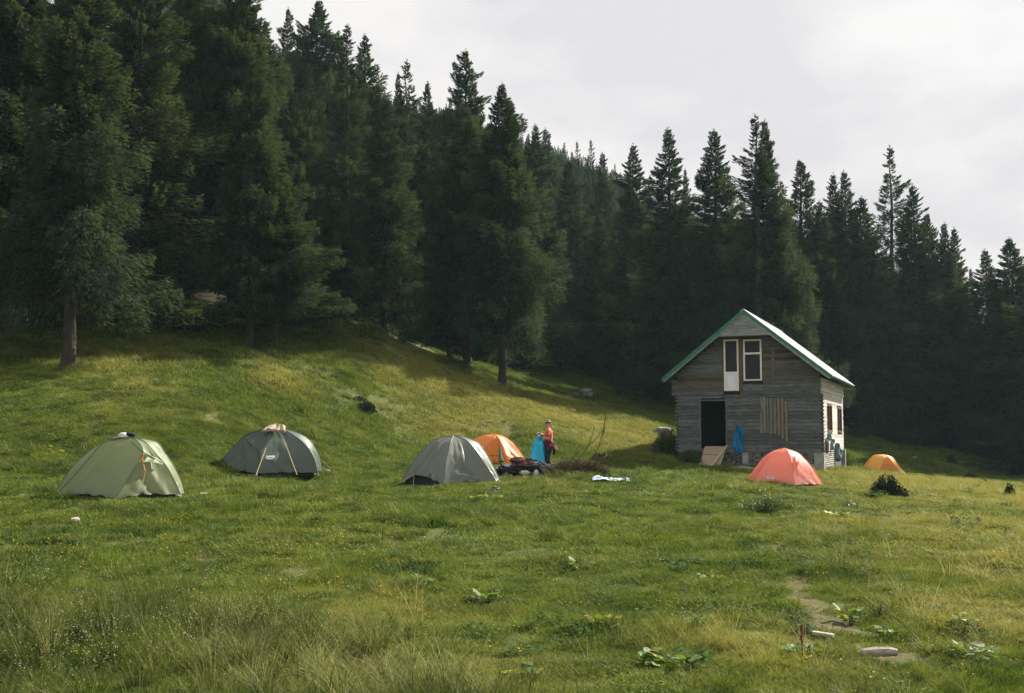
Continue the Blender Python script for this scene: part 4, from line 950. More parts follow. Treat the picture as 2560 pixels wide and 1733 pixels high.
# ---------------------------------------------------------------- stones
def stone(px, py, w, h, label, pale=True, D=None, name='stone'):
    p = on_ground(px, py)
    s = p.y / FPX
    o = obj(name, R.choice(rocks_pale if pale else rocks), None, (p.x, p.y, p.z + h * s * .3), (R.uniform(-.2, .2), R.uniform(-.2, .2), R.uniform(0, 3)), (w * s, w * s * .8, h * s))
    return tag(o, label, 'stone')
stone(55, 1243, 26, 8, 'flat pale stone in the grass left of the sage green tent')
stone(445, 1244, 20, 9, 'small flat stone by the right corner of the sage green tent')
stone(510, 1243, 22, 14, 'pointed pink grey stone in the grass right of the sage green tent')
stone(188, 1308, 30, 17, 'pale stone alone in the grass in front of the sage green tent')
stone(1240, 1226, 28, 11, 'dark stone in the grass in front of the grey tent', False)
stone(818, 1182, 16, 10, 'small stone holding the right corner of the dark green tent')
stone(1246, 1180, 18, 16, 'upper of two rounded stones between the grey tent and the fire pit')
stone(1256, 1196, 20, 14, 'lower of two rounded stones between the grey tent and the fire pit')
stone(1465, 992, 44, 24, 'blue grey boulder on the shaded meadow behind the grassy spur', False)
stone(1437, 990, 26, 12, 'low dark rock left of the blue grey boulder', False)
stone(1418, 996, 22, 10, 'smallest dark rock at the left end of the row by the boulder', False)
stone(1660, 1088, 46, 26, 'big dark boulder left of the cabin corner', False)
stone(2285, 1148, 16, 7, 'small pale stone right of the yellow tent')
stone(2330, 1395, 18, 6, 'flat grey stone in the grass on the right meadow')
stone(1768, 1332, 10, 7, 'tiny white stone in the middle meadow')
stone(1763, 1195, 22, 8, 'small flat stone in the grass in front of the ramp')
stone(1545, 993, 7, 6, 'tiny white stone on the shaded meadow behind the spur')
stone(1687, 1006, 9, 8, 'tiny white stone on the shaded meadow close to the cabin')
stone(1285, 922, 9, 6, 'tiny pale stone on the grass behind the big lone spruce')
p = on_ground(1635, 1082); lg = MB().tube([(-.24, 0, .06), (0, .01, .065), (.24, 0, .05)], [.075, .07, .07], 9).build('log', M['deadwood'], loc=p, rot=(0, .12, -.2)); tag(lg, 'short grey log lying beside the dark boulder left of the cabin', 'log')
# debris patch of ash at the cabin front
p = on_ground(1862, 1178)
mb = MB(); vs_ = []
for i in range(9):
    for k_ in range(20):
        a = 2 * math.pi * k_ / 20; r_ = i / 8 * (1 + .2 * math.sin(a * 3 + 1) + .1 * math.sin(a * 7)); x, y = 0.95 * r_ * math.cos(a), .75 * r_ * math.sin(a)
        vs_.append((x, y, gz(p.x + x, p.y + y) - p.z + .13 * (1 - (i / 8) ** 2) + R.uniform(0, .05) * (1 - i / 8) + (.012 if i < 8 else -.03)))
mb.add(vs_, [(i * 20 + k_, (i + 1) * 20 + k_, (i + 1) * 20 + (k_ + 1) % 20, i * 20 + (k_ + 1) % 20) for i in range(8) for k_ in range(20)] + [tuple(range(20))])
o = mb.build('ash_heap', M['ash'], loc=p); o['kind'] = 'stuff'; o['label'] = 'flat heap of grey ash and rubble at the foot of the cabin front'; o['category'] = 'ash heap'

# ---------------------------------------------------------------- fire pit
fp = anchor(1303, 1200, 31.5)
fire = thing('log_pile', 'low heap of charred logs of the fire pit at the feet of the person', 'fire pit', fp, scale=(1.1, 1, 1.08))
for i in range(58):
    a = R.uniform(-.9, .9); L_ = R.uniform(.25, .6); x = R.uniform(-.52, .52); y = R.uniform(-.3, .3); zz = .05 + R.random() * .42 * (1 - abs(x) / .95)
    d = Vector((math.cos(a), math.sin(a) * .8, R.uniform(-.2, .2))).normalized() * L_ / 2; r_ = R.uniform(.025, .06)
    MB().tube([Vector((x, y, zz)) - d, Vector((x, y, zz + .01)), Vector((x, y, zz)) + d], [r_, r_ * 1.05, r_ * .9], 7).build('log', M['char'] if R.random() < .7 else M['charbrown'], fire)
for i in range(9):
    x = R.uniform(-.65, .65); w = R.uniform(.08, .16)
    obj('hearth_stone', R.choice(rocks if i % 2 else rocks_pale), fire, (x, -.33 + R.uniform(-.05, .05), .05 + R.random() * .1), (R.random(), R.random(), R.random()), (w, w * .8, w * .7))
def crumple(name, loc, r, mt, label, cat, seed, parent=None, n=14, squash=.6):
    rr = random.Random(seed); vs = []; fs = []
    for i in range(n):
        t = math.pi * (i + .5) / n
        for k_ in range(n):
            a = 2 * math.pi * k_ / n; q = 1 + rr.uniform(-.28, .28)
            vs.append((r[0] * math.sin(t) * math.cos(a) * q, r[1] * math.sin(t) * math.sin(a) * q, r[2] * math.cos(t) * q))
    for i in range(n - 1):
        for k_ in range(n): fs.append((i * n + k_, (i + 1) * n + k_, (i + 1) * n + (k_ + 1) % n, i * n + (k_ + 1) % n))
    fs.append(tuple(range(n))); fs.append(tuple(range(n * n - 1, n * n - n - 1, -1)))
    o = obj(name, mesh(name, vs, fs, mt), parent, loc)
    if label: tag(o, label, cat)
    return o
def rel(dx, dy, dz): return fp + Vector((dx, dy, dz))
crumple('paper_sheet', rel(.10, -.36, .22), (.15, .04, .05), M['white_cloth'], 'crumpled white paper on the front of the charred logs, the wide left one', 'paper', 1)
crumple('paper_sheet', rel(.42, -.34, .20), (.06, .04, .09), M['white_cloth'], 'crumpled white paper at the right end of the charred logs, the narrow one', 'paper', 2)
crumple('cloth_heap', rel(-.10, .0, .55), (.24, .18, .09), M['maroon'], 'maroon clothes heaped on the left of the charred logs', 'clothes', 3)
crumple('cloth_heap', rel(.22, .03, .52), (.22, .16, .09), M['maroon'], 'dark maroon clothes heaped under the blue sack', 'clothes', 5)
crumple('cloth_scrap', rel(.08, -.22, .45), (.07, .04, .04), M['red'], 'small bright red cloth on the front of the maroon clothes', 'cloth', 6)
crumple('cloth_scrap', rel(-.38, -.16, .40), (.10, .06, .06), M['tarp'], 'pale blue cloth at the left end of the charred logs', 'cloth', 7)
crumple('cloth_scrap', rel(.42, -.1, .46), (.07, .05, .05), M['tarp'], 'pale blue cloth under the lower end of the blue sack', 'cloth', 8)
c = rel(.70, -.2, .22)
slab('leaning_board', [c + Vector((-.17, 0, .18)), c + Vector((-.07, .02, .2)), c + Vector((.20, .05, -.10)), c + Vector((.08, .02, -.14))], .03, M['stone_pale'], 'short reddish grey board leaning on the right end of the log heap', 'board')
# brushwood
bp_ = anchor(1420, 1206, 31.5)
brush = thing('brushwood_pile', 'long pile of cut brushwood with bare branches sticking up right of the fire pit', 'brushwood', bp_)
brush.scale = (1.35, 1.2, 1.2)
def branch(p0, d, L_, r_, depth, mb, rr):
    pts = [Vector(p0)]; v = Vector(d).normalized(); n = 6
    for i in range(n):
        v = (v + Vector((rr.uniform(-.12, .12), rr.uniform(-.12, .12), rr.uniform(-.08, .12)))).normalized(); pts.append(pts[-1] + v * L_ / n)
    mb.tube(pts, [r_ * (1 - .8 * i / n) + .0015 for i in range(n + 1)], 4)
    if depth:
        for i in range(2, n + 1):
            if rr.random() < .8:
                w = Vector((rr.uniform(-1, 1), rr.uniform(-1, 1), rr.uniform(-.3, .8))).normalized(); branch(pts[i], v * .9 + w * .6, L_ * rr.uniform(.25, .45), r_ * .5, depth - 1, mb, rr)
for tx, ty_, tz, r_, x0 in ((.55, -.05, .85, .011, .0), (1.05, .1, .95, .013, .3), (.25, .1, .58, .008, -.1), (1.0, .0, .45, .010, .2), (.85, .15, .62, .007, .1)):
    mb = MB(); base = Vector((x0, R.uniform(-.1, .1), .12)); tip = Vector((tx, ty_, tz)); branch(base, tip - base, (tip - base).length, r_, 2, mb, R); mb.build('branch', M['twig'], brush)
for i in range(26):
    mb = MB(); base = Vector((R.uniform(-.55, .5), R.uniform(-.2, .2), R.uniform(.08, .36))); branch(base, (R.choice((-1, 1)) * 1, R.uniform(-.4, .4), R.uniform(-.08, .22)), R.uniform(.4, .9), R.uniform(.008, .02), 1, mb, R); mb.build('branch', M['twig'], brush)
mb = MB(); mb.tube([(-.62, -.15, .42), (-.3, -.2, .22), (.1, -.25, .10), (.5, -.28, .06)], [.028, .026, .022, .015], 6); mb.build('branch', M['deadwood'], brush)
mb = MB(); mb.tube([(-.9, -.3, .03), (-.5, -.3, .08), (-.15, -.28, .16)], [.02, .018, .01], 6); mb.build('branch', M['deadwood'], brush)
V_ = []; F_t = []
for i in range(12000):
    t = R.random(); x = -.5 + 1.35 * t + R.gauss(0, .05); y = R.gauss(0, .17); hmax = .16 + .28 * math.sin(min(1, max(0, (x + .5) / 1.4)) * math.pi) ** .7
    zz = R.random() ** .8 * hmax + .02; c = Vector((x, y, zz)); d = Vector((R.uniform(-.4, 1), R.uniform(-.5, .5), R.uniform(-.3, .4))).normalized() * R.uniform(.03, .075); s_ = d.cross(Vector((R.uniform(-1, 1), R.uniform(-1, 1), 1))).normalized() * .006
    b0 = len(V_); V_ += [c - s_, c + s_, c + d]; F_t.append((b0, b0 + 1, b0 + 2))
obj('dry_sprays', npmesh('dry_sprays', V_, F_t, M['twig_dry']), brush)['kind'] = 'stuff'
bz = lambda px, py, D=31.3: P(px, py, D)
crumple('crumpled_sheet', bz(1444, 1182), (.07, .06, .055), M['white_cloth'], 'left one of two white crumpled papers lodged in the brushwood', 'paper', 31)
crumple('crumpled_sheet', bz(1457, 1186), (.09, .06, .055), M['white_cloth'], 'right one of two white crumpled papers lodged in the brushwood', 'paper', 32)
crumple('blue_wrapper', bz(1447, 1170, 31.9), (.10, .05, .03), mat('blue_wrapper', (.03, .10, .28), (.2, .3, .45), 14), 'blue wrapper lying on top of the brushwood', 'wrapper', 33)
p = on_ground(1529, 1206)
vs_ = []; nn = 18
for i in range(nn + 1):
    for k_ in range(9):
        x = -.50 + 1.0 * i / nn; y = -.16 + .55 * k_ / 8
        vs_.append((x + R.uniform(-.02, .02), y, gz(p.x + x, p.y + y) - p.z + .035 + .04 * abs(math.sin(x * 8 + y * 5)) + R.uniform(0, .03) + (.06 * math.exp(-((x + .3) / .15) ** 2))))
o = obj('ground_sheet', mesh('ground_sheet', vs_, [(i * 9 + k_, (i + 1) * 9 + k_, (i + 1) * 9 + k_ + 1, i * 9 + k_ + 1) for i in range(nn) for k_ in range(8)], M['tarp'], False), None, p)
o.modifiers.new('s', 'SOLIDIFY').thickness = .01; tag(o, 'pale blue white plastic sheet spread on the grass right of the brushwood', 'sheet')
p2 = on_ground(1517, 1198); bx_ = MB(); bx_.box(-.12, .12, -.07, .07, .03, .035); bx_.box(-.12, .12, -.07, -.062, .035, .12); bx_.box(-.12, .12, .062, .07, .035, .12); bx_.box(-.12, -.112, -.061, .061, .035, .12); bx_.box(.112, .12, -.061, .061, .035, .12)
tag(bx_.build('open_box', M['charbrown'], loc=p2 + Vector((0, 0, .02)), bevel=.003), 'small dark brown open box at the back edge of the plastic sheet', 'box')
crumple('crumpled_sheet', on_ground(1562, 1207) + Vector((0, 0, .06)), (.05, .05, .06), M['tarp'], 'small blue crumpled plastic at the right tip of the plastic sheet', 'plastic', 35)
# foreground wood
p = on_ground(2194, 1638); s = p.y / FPX
o = MB().tube([(-48 * s, 0, .0), (-36 * s, 0, .012), (-10 * s, 0, .018), (28 * s, 0, .018), (48 * s, .0, .012)], [5 * s, 10 * s, 12.5 * s, 12 * s, 7 * s], 9).build('log', M['straw'], loc=p + Vector((0, 0, .012)), rot=(0, -.04, -.05)); tag(o, 'short pale barkless log lying in the foreground grass', 'log')
p = on_ground(2058, 1600); s = p.y / FPX
o = MB().box(-26 * s, 26 * s, -.03, .03, 0, .035, .004).build('wood_piece', M['straw'], loc=p + Vector((0, 0, .03)), rot=(0, .05, -.65)); tag(o, 'small pale split of wood on the bare earth track', 'wood')
p = on_ground(2190, 1155); o = MB().box(-.55, .55, -.06, .06, 0, .04, .006).build('plank_on_ground', M['straw'], loc=P(2190, 1178, 60.5), rot=(0, -.02, .1)); o.location.z = gz(o.location.x, o.location.y) + .03; tag(o, 'pale plank lying on the grass in front of the yellow tent', 'plank')
o = MB().box(-.16, .16, -.05, .05, 0, .05, .006).build('plank_on_ground', M['straw'], loc=on_ground(2143, 1175) + Vector((0, 0, .04)), rot=(0, .25, -.5)); tag(o, 'short pale plank end left of the yellow tent', 'plank')

# ---------------------------------------------------------------- trees
def spruce_mesh(seed, Hh=15.0, Rr=2.6, bare=.13, nb=400, dens=1.0, gap=0.0, droop=1.0, taper=.85):
    r = np.random.default_rng(seed)
    V = []; F = []; tv = MB()
    base = bare * Hh
    pts = [(0, 0, -.6), (0, 0, .0), (.03, .0, .6)] + [(r.normal(0, .03), r.normal(0, .03), Hh * q) for q in (.2, .4, .6, .8, .93, 1.0)]
    tv.tube(pts, [.27, .20, .155, .13, .10, .07, .04, .018, .006], 8)
    cs = []; tips = []; az = r.random() * 6
    lobes = r.random(5) * 6.28
    for k in range(nb):
        q = ((k + r.random()) / nb) ** .74
        h = base + (Hh * .985 - base) * q
        t = (h - base) / (Hh - base); az += 2.399 + r.normal(0, .25)
        env = min((1 - t) ** taper, (1 - t) * 2.3) * (1 - .22 * t)
        L = Rr * env * (0.5 + .75 * r.random() ** 1.3) * (.86 + .28 * (math.sin(h * 2.1 + az) > 0)) * (1.2 if r.random() < .07 else 1) * (1 + .14 * math.sin(az * 2 + lobes[0] + h * .5) + .10 * math.sin(az * 3 + lobes[1] - h)) + .05
        if t < .08: L *= .75 + 2.5 * t
        if r.random() < gap: continue
        el = math.radians(-22 * droop * (1 - t) + 38 * t ** 2.2 + r.normal(0, 6))
        da = np.array([math.cos(az), math.sin(az), 0.0]); n = 9
        s = np.linspace(0, 1, n)
        sagc = -.16 * droop * L * np.sin(s * math.pi * .75) * (1 - t) + .16 * L * s ** 3
        xy = s[:, None] * L * math.cos(el) * da[None, :]
        B = xy + np.stack([0 * s, 0 * s, h + s * L * math.sin(el) + sagc], 1)
        side = np.array([-da[1], da[0], 0.0])
        if L > .7: tv.tube([tuple(B[0]), tuple(B[4]), tuple(B[8])], [.02 + .006 * L, .012, .004], 3)
        m = int((64 + 175 * L) * dens)
        u = r.random(m) ** .62; u = .12 + .88 * u
        ii = np.clip((u * (n - 1)).astype(int), 0, n - 2); ff = (u * (n - 1) - ii)[:, None]
        c = B[ii] * (1 - ff) + B[ii + 1] * ff
        fw = B[ii + 1] - B[ii]; fw /= np.linalg.norm(fw, axis=1, keepdims=True)
        sg = np.where(r.random(m) < .5, 1.0, -1.0)[:, None]
        wd = ((.03 + .38 * L) * (1 - u * .75))[:, None]                     # half width of the flat branch spray
        off = sg * side[None, :] * wd * r.random((m, 1)) ** .8
        c = c + off + fw * np.abs(off[:, :1]) * 0.0
        c[:, 2] -= np.abs(off).sum(1) * .30 + r.random(m) ** 1.5 * .38 * droop * min(L, 1.3) ** 1.5
        dr = fw * r.uniform(.2, 1.0, (m, 1)) + sg * side[None, :] * r.uniform(.1, .8, (m, 1)); dr[:, 2] -= r.random(m) * 1.3 * droop * (1 - t * .8); dr[:, 2] += .35 * t
        dr /= np.linalg.norm(dr, axis=1, keepdims=True)
        ln = r.uniform(.08, .20, (m, 1)) * min(1.0, .35 + .9 * L)
        rv = r.normal(size=(m, 3)); rv[:, 2] += .8; sd = np.cross(dr, rv); sd /= np.linalg.norm(sd, axis=1, keepdims=True) + 1e-9
        w2 = ln * r.uniform(.09, .16, (m, 1))
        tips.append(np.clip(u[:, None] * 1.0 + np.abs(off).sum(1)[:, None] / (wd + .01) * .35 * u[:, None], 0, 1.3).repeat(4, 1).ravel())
        cs.append(np.stack([c - dr * ln * .15, c + dr * ln * .4 + sd * w2, c + dr * ln, c + dr * ln * .4 - sd * w2], 1))
    # leader
    m = 60; z_ = Hh - r.random(m) * 1.1; a_ = r.random(m) * 6.28; d_ = np.stack([np.cos(a_), np.sin(a_), .8 + 0 * a_], 1); d_ /= np.linalg.norm(d_, axis=1, keepdims=True)
    c = np.stack([0 * a_, 0 * a_, z_], 1); ln = (.08 + .16 * (Hh - z_))[:, None]; sd = np.cross(d_, np.array([0, 0, 1.0])); sd /= np.linalg.norm(sd, axis=1, keepdims=True)
    cs.append(np.stack([c, c + d_ * ln * .5 + sd * ln * .14, c + d_ * ln, c + d_ * ln * .5 - sd * ln * .14], 1))
    tips.append(np.full(m * 4, .8)); Q = np.concatenate(cs); Vv = Q.reshape(-1, 3); Fq = np.arange(len(Vv)).reshape(-1, 4)
    if bare > .08:      # dead lower twigs on the trunk
        for k in range(16):
            a = r.random() * 6.28; z0 = base * (.35 + .65 * r.random()); l = .3 + .9 * r.random()
            tv.tube([(0, 0, z0), (math.cos(a) * l, math.sin(a) * l, z0 - .1 * l)], [.014, .004], 3)
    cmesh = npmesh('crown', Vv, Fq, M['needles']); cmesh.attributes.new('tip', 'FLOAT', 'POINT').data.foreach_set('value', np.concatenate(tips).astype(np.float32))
    return cmesh, mesh('trunk', tv.v, tv.f, M['bark'], True)
VAR = {
 'full': [spruce_mesh(11, Rr=2.7, nb=330, bare=.16), spruce_mesh(12, Rr=2.5, nb=330, droop=1.3, bare=.19), spruce_mesh(13, Rr=2.9, nb=310, droop=1.0, bare=.17), spruce_mesh(14, Rr=2.6, nb=270, droop=1.5, bare=.15, gap=.08)],
 'narrow': [spruce_mesh(21, Rr=1.9, bare=.04, nb=310, taper=.8), spruce_mesh(22, Rr=1.7, bare=.03, nb=310, taper=.7), spruce_mesh(23, Rr=2.1, bare=.05, nb=310)],
 'gappy': [spruce_mesh(31, Rr=2.1, bare=.08, nb=330, gap=.15, dens=.95, taper=.7), spruce_mesh(32, Rr=1.8, bare=.06, nb=230, gap=.2, dens=.9, taper=.75)],
 'low': [spruce_mesh(41, Rr=2.7, bare=.015, nb=330, droop=.8), spruce_mesh(42, Rr=2.3, bare=.02, nb=320, droop=1.0)],
 'far': [spruce_mesh(51, Rr=2.0, bare=.03, nb=190, dens=.7), spruce_mesh(52, Rr=1.8, bare=.03, nb=190, dens=.7), spruce_mesh(53, Rr=2.3, bare=.03, nb=190, dens=.7)]}
def tree(x, y, h, kind, label, wscale=None, group='spruces of the forest', z=None, lean=0.0):
    cm, tm_ = R.choice(VAR[kind]); zz = gz(x, y) if z is None else z
    s = h / 15.0; w = (s ** .8) * R.uniform(1.1, 1.4) if wscale is None else wscale
    t = thing('spruce_tree', label, 'tree', (x, y, zz), R.uniform(0, 6.28), group, (w, w, s))
    if lean: t.rotation_euler = (R.uniform(-lean, lean), R.uniform(-lean, lean), t.rotation_euler[2])
    obj('crown', cm, t); obj('trunk', tm_, t)
    return t
placed = []
def htree(bpx, bpy_, tpx, tpy, D, kind, label, wpx=None):
    """tree by its base column, depth and top; wpx: full crown width in picture pixels"""
    b = P(bpx, bpy_, D); zg = gz(b.x, b.y); top = P(tpx, tpy, D).z
    h = max(top - zg, 2.0)
    baseR = {'full': 2.7, 'narrow': 1.9, 'gappy': 1.95, 'low': 2.5, 'far': 2.0}[kind]
    ws = 1.32 * (wpx * D / FPX / 2) / baseR if wpx else None
    placed.append((b.x, b.y)); return tree(b.x, b.y, h, kind, label, ws)
G = 'spruces of the forest'
htree(170, 920, 160, -160, 38, 'full', 'dark spruce with a bare lower trunk on the grass at the far left edge', 420)
htree(25, 900, 20, -260, 42, 'full', 'leftmost spruce, its trunk hidden in shade behind the bare trunked one', 380)
htree(-120, 900, -120, -250, 41, 'full', 'spruce cut by the left picture edge')
htree(330, 850, 330, -260, 46, 'low', 'tall dark spruce right behind the bare trunked one at the left edge', 380)
htree(455, 840, 450, -150, 52, 'full', 'tall dark spruce above the bare earth track on the left slope', 360)
htree(580, 840, 545, -120, 52, 'full', 'tall spruce whose tip leaves the picture just left of the open sky', 340)
htree(620, 880, 640, 150, 46, 'full', 'thin trunked spruce, left one of the pair at the shaded foot of the slope', 250)
htree(685, 870, 697, 385, 46.5, 'full', 'short broad spruce, right one of the pair at the shaded foot of the slope', 280)
htree(722, 835, 720, 230, 61, 'full', 'slim spruce in the second row right of the short broad one', 240)
htree(830, 845, 800, 470, 50, 'full', 'short spruce with a stout curved trunk on the lit edge of the slope', 210)
htree(905, 800, 905, 85, 70, 'full', 'tall spruce with a narrow pointed tip rising over the lit slope', 270)
htree(860, 790, 865, 60, 66, 'gappy', 'thin topped spruce with sparse tufted tip next to the pointed one', 230)
htree(785, 760, 785, 0, 80, 'full', 'tallest spruce against the sky at the upper left', 300)
htree(708, 760, 708, 18, 84, 'narrow', 'slender spire of a spruce left of the tallest one', 130)
htree(735, 760, 732, 85, 88, 'narrow', 'small spire between the two tallest spruces at the upper left', 90)
htree(650, 780, 640, 50, 72, 'full', 'bushy topped spruce where the forest first meets the open sky', 260)
htree(600, 780, 575, -30, 70, 'full', 'spruce filling the top edge left of the open sky', 260)
htree(960, 810, 925, 245, 64, 'low', 'broad spruce whose skirts hang over the brown bank', 260)
htree(1012, 800, 1015, 148, 78, 'gappy', 'twin tipped ragged spruce above the brown bank', 190)
htree(990, 800, 990, 180, 84, 'narrow', 'short tip just left of the twin tipped ragged spruce', 110)
htree(1065, 820, 1063, 203, 80, 'narrow', 'slim spruce between the ragged one and the tallest middle one', 170)
htree(1160, 850, 1155, 122, 76, 'gappy', 'tallest gappy spruce in the middle of the ridge line', 230)
htree(1185, 850, 1187, 200, 80, 'full', 'rounded spruce tucked behind the tallest gappy one', 170)
htree(1125, 905, 1095, 470, 61, 'full', 'thin trunked spruce, leftmost of the three on the spur', 200)
htree(1170, 915, 1135, 300, 59, 'full', 'dark spruce with a curved trunk, middle of the three on the spur', 290)
htree(1255, 965, 1240, 205, 56, 'full', 'big broad spruce with a double trunk, rightmost of the three on the spur', 300)
htree(1275, 900, 1275, 245, 78, 'narrow', 'spruce tip just right of the big double trunked one', 180)
htree(1340, 930, 1340, 310, 82, 'narrow', 'dark tipped spruce in the row behind the shaded meadow', 200)
htree(1365, 900, 1368, 320, 110, 'narrow', 'spruce second right of the big double trunked one on the ridge', 150)
htree(1425, 920, 1432, 400, 92, 'narrow', 'straight spruce left of the low one over the boulders', 200)
htree(1500, 935, 1498, 535, 89, 'low', 'low conical spruce at the back of the shaded meadow', 240)
htree(1445, 900, 1447, 352, 130, 'gappy', 'left one of two thin spires on the hazy ridge', 70)
htree(1480, 900, 1478, 348, 132, 'gappy', 'right one of two thin spires on the hazy ridge', 80)
htree(1510, 920, 1512, 380, 105, 'narrow', 'spruce right of the two thin spires', 150)
htree(1588, 950, 1590, 358, 84, 'low', 'tall spruce alone against the sky left of the cabin roof', 210)
htree(1678, 950, 1680, 318, 76, 'low', 'broad tall spruce directly left of the cabin ridge', 290)
htree(1720, 950, 1722, 420, 90, 'narrow', 'small tip between the two spruces left of the cabin ridge', 90)
htree(1795, 960, 1793, 322, 74, 'low', 'tall spruce standing above the cabin roof left half', 290)
htree(1900, 960, 1904, 285, 68, 'gappy', 'left tip of the twin spruces behind the cabin, the tallest on the right', 240)
htree(1925, 960, 1928, 297, 69, 'full', 'right tip of the twin spruces behind the cabin', 230)
htree(2013, 980, 2015, 398, 80, 'gappy', 'spruce with a sparse slender tip over the cabin right eave', 200)
htree(1975, 980, 1975, 530, 70, 'full', 'bushy spruce close behind the cabin roof', 230)
htree(2060, 990, 2060, 500, 76, 'low', 'full spruce rising right of the cabin roof', 220)
htree(2096, 1000, 2095, 432, 78, 'low', 'left tip of the close pair right of the cabin', 210)
htree(2125, 1010, 2127, 425, 79, 'low', 'right tip of the close pair right of the cabin', 230)
htree(2168, 1030, 2168, 490, 79, 'low', 'spruce whose skirts reach the grass behind the yellow tent', 280)
htree(2244, 1040, 2243, 362, 86, 'gappy', 'tallest sparse spruce at the right, seen against white cloud', 200)
htree(2300, 1060, 2300, 460, 80, 'low', 'broad dark spruce right of the tallest sparse one', 270)
htree(2335, 1060, 2338, 530, 82, 'full', 'spruce stepping down the right tree line after the broad dark one', 200)
htree(2378, 1080, 2376, 555, 80, 'low', 'flat topped spruce on the right tree line', 200)
htree(2402, 1080, 2403, 568, 82, 'low', 'spruce with short tip before the gap on the right tree line', 200)
htree(2440, 1060, 2440, 670, 125, 'narrow', 'small distant bluish spruce seen in the gap on the right', 90)
htree(2480, 1110, 2480, 622, 80, 'low', 'spruce right of the gap with a fine double tip', 240)
htree(2545, 1150, 2545, 592, 77, 'full', 'tall dark spruce near the right edge', 260)
htree(2640, 1180, 2650, 560, 72, 'low', 'spruce cut by the right picture edge, branches low over the grass', 300)
htree(2588, 1190, 2600, 985, 66, 'low', 'young spruce at the right edge with pale branch tips over the grass', 230)
htree(1975, 1000, 1985, 830, 59, 'low', 'young spruce close to the cabin back', 180)
htree(2195, 1090, 2190, 880, 78, 'low', 'low young spruce beside the slope behind the yellow tent', 170)
# forest fill
SKX = [-900, 500, 560, 610, 650, 750, 860, 900, 950, 1000, 1060, 1110, 1150, 1210, 1280, 1350, 1450, 1560, 1600, 1660, 1750, 1850, 1960, 2060, 2150, 2200, 2330, 2440, 2560, 3400]
SKY = [-500, -300, -40, 40, 130, 115, 150, 165, 235, 240, 262, 262, 225, 290, 322, 338, 382, 425, 478, 490, 530, 525, 565, 545, 545, 545, 570, 690, 660, 600]
cand = []
tries = 0
while len(cand) < 235 and tries < 90000:
    tries += 1
    y = 38 + 170 * R.random() ** 1.5; ang = R.uniform(-.54, .53); x = ang * y
    tl = float(treeline(x, y))
    if y < tl + 2.5: continue
    if abs(ang) > .49 and y > tl + 12: continue
    dmin = 3.5 + max(0, (y - tl - 14)) * .03
    if any((x - a) ** 2 + (y - b) ** 2 < dmin ** 2 for a, b in placed): continue
    if (x - 14.5) ** 2 + (y - 48.5) ** 2 < 7.0 ** 2: continue
    zg = gz(x, y); h = R.uniform(12.0, 17.5)
    px, _ = to_px(x, y, zg); sk = float(np.interp(px, SKX, SKY)); sky_y = sk + R.uniform(-12, 40)
    zt = P(px, sky_y, y).z
    if zt - zg < 6: continue
    h = min(h, zt - zg); tp = to_px(x, y, zg + h)[1]
    if y > tl + 14 and tp > sk + 170: continue
    placed.append((x, y)); cand.append((x, y, h, zg, px))
BANDS = [(-9999, 130, 'at the far left'), (130, 330, 'above the sage green tent'), (330, 520, 'between the two left tents'), (520, 640, 'above the dark green tent'),
  (640, 760, 'under the first open sky'), (760, 900, 'under the highest tips'), (900, 1010, 'above the grey tent'), (1010, 1130, 'left of the middle gappy spruce'), (1130, 1250, 'around the middle gappy spruce'),
  (1250, 1340, 'right of the double trunked spruce'), (1340, 1430, 'above the brushwood pile'), (1430, 1530, 'under the two ridge spires'), (1530, 1640, 'left of the cabin eave'), (1640, 1790, 'above the left half of the cabin roof'),
  (1790, 1950, 'above the right half of the cabin roof'), (1950, 2110, 'over the cabin right eave'), (2110, 2260, 'above the yellow tent'), (2260, 2420, 'right of the yellow tent'), (2420, 9999, 'at the far right')]
for x, y, h, zg, px in cand:
    pl_ = [q for q in BANDS if q[0] <= px < q[1]][0][2]; dd_ = y - float(treeline(x, y))
    row = 'on the hazy hillside' if y > 105 else ('in the front forest rows' if dd_ < 9 else ('in the mid forest' if dd_ < 22 else 'deep in the forest'))
    kd = 'far' if y > 105 else R.choice(('full', 'low', 'narrow'))
    adj = 'distant' if kd == 'far' else ('slim' if kd == 'narrow' else 'broad'); adj += ' short' if h < 11 else (' tall' if h > 15.2 else '')
    tree(x, y, h, kd, f'{adj} spruce {row} {pl_}', group='spruces ' + row, z=zg)

FARW = []
for i in range(40000):
    y = R.uniform(85, 230); ang = R.uniform(-.30, .42); x = ang * y
    if y < float(np.interp(1280 + ang * FPX, TLX, TLD)) + 12: continue
    if any((x - a) ** 2 + (y - b) ** 2 < 7 for a, b, *_ in FARW[-250:]): continue
    FARW.append((x, y))
    if len(FARW) > 1500: break
fa = np.array(FARW); fz = Hf(fa[:, 0], fa[:, 1]); keep = []; hh_ = []
for (x, y), zg in zip(FARW, fz):
    px, _ = to_px(x, y, zg); sk = float(np.interp(px, SKX, SKY)) + R.uniform(0, 30); zt = P(px, sk, y).z; h = min(R.uniform(10, 16), zt - zg)
    ok_ = h > 5 and to_px(x, y, zg + h)[1] < sk + 110; keep.append(ok_); hh_.append(h)
keep = np.array(keep); hh_ = np.array(hh_)
FAR_SPRUCE = (fa[keep], fz[keep], hh_[keep])
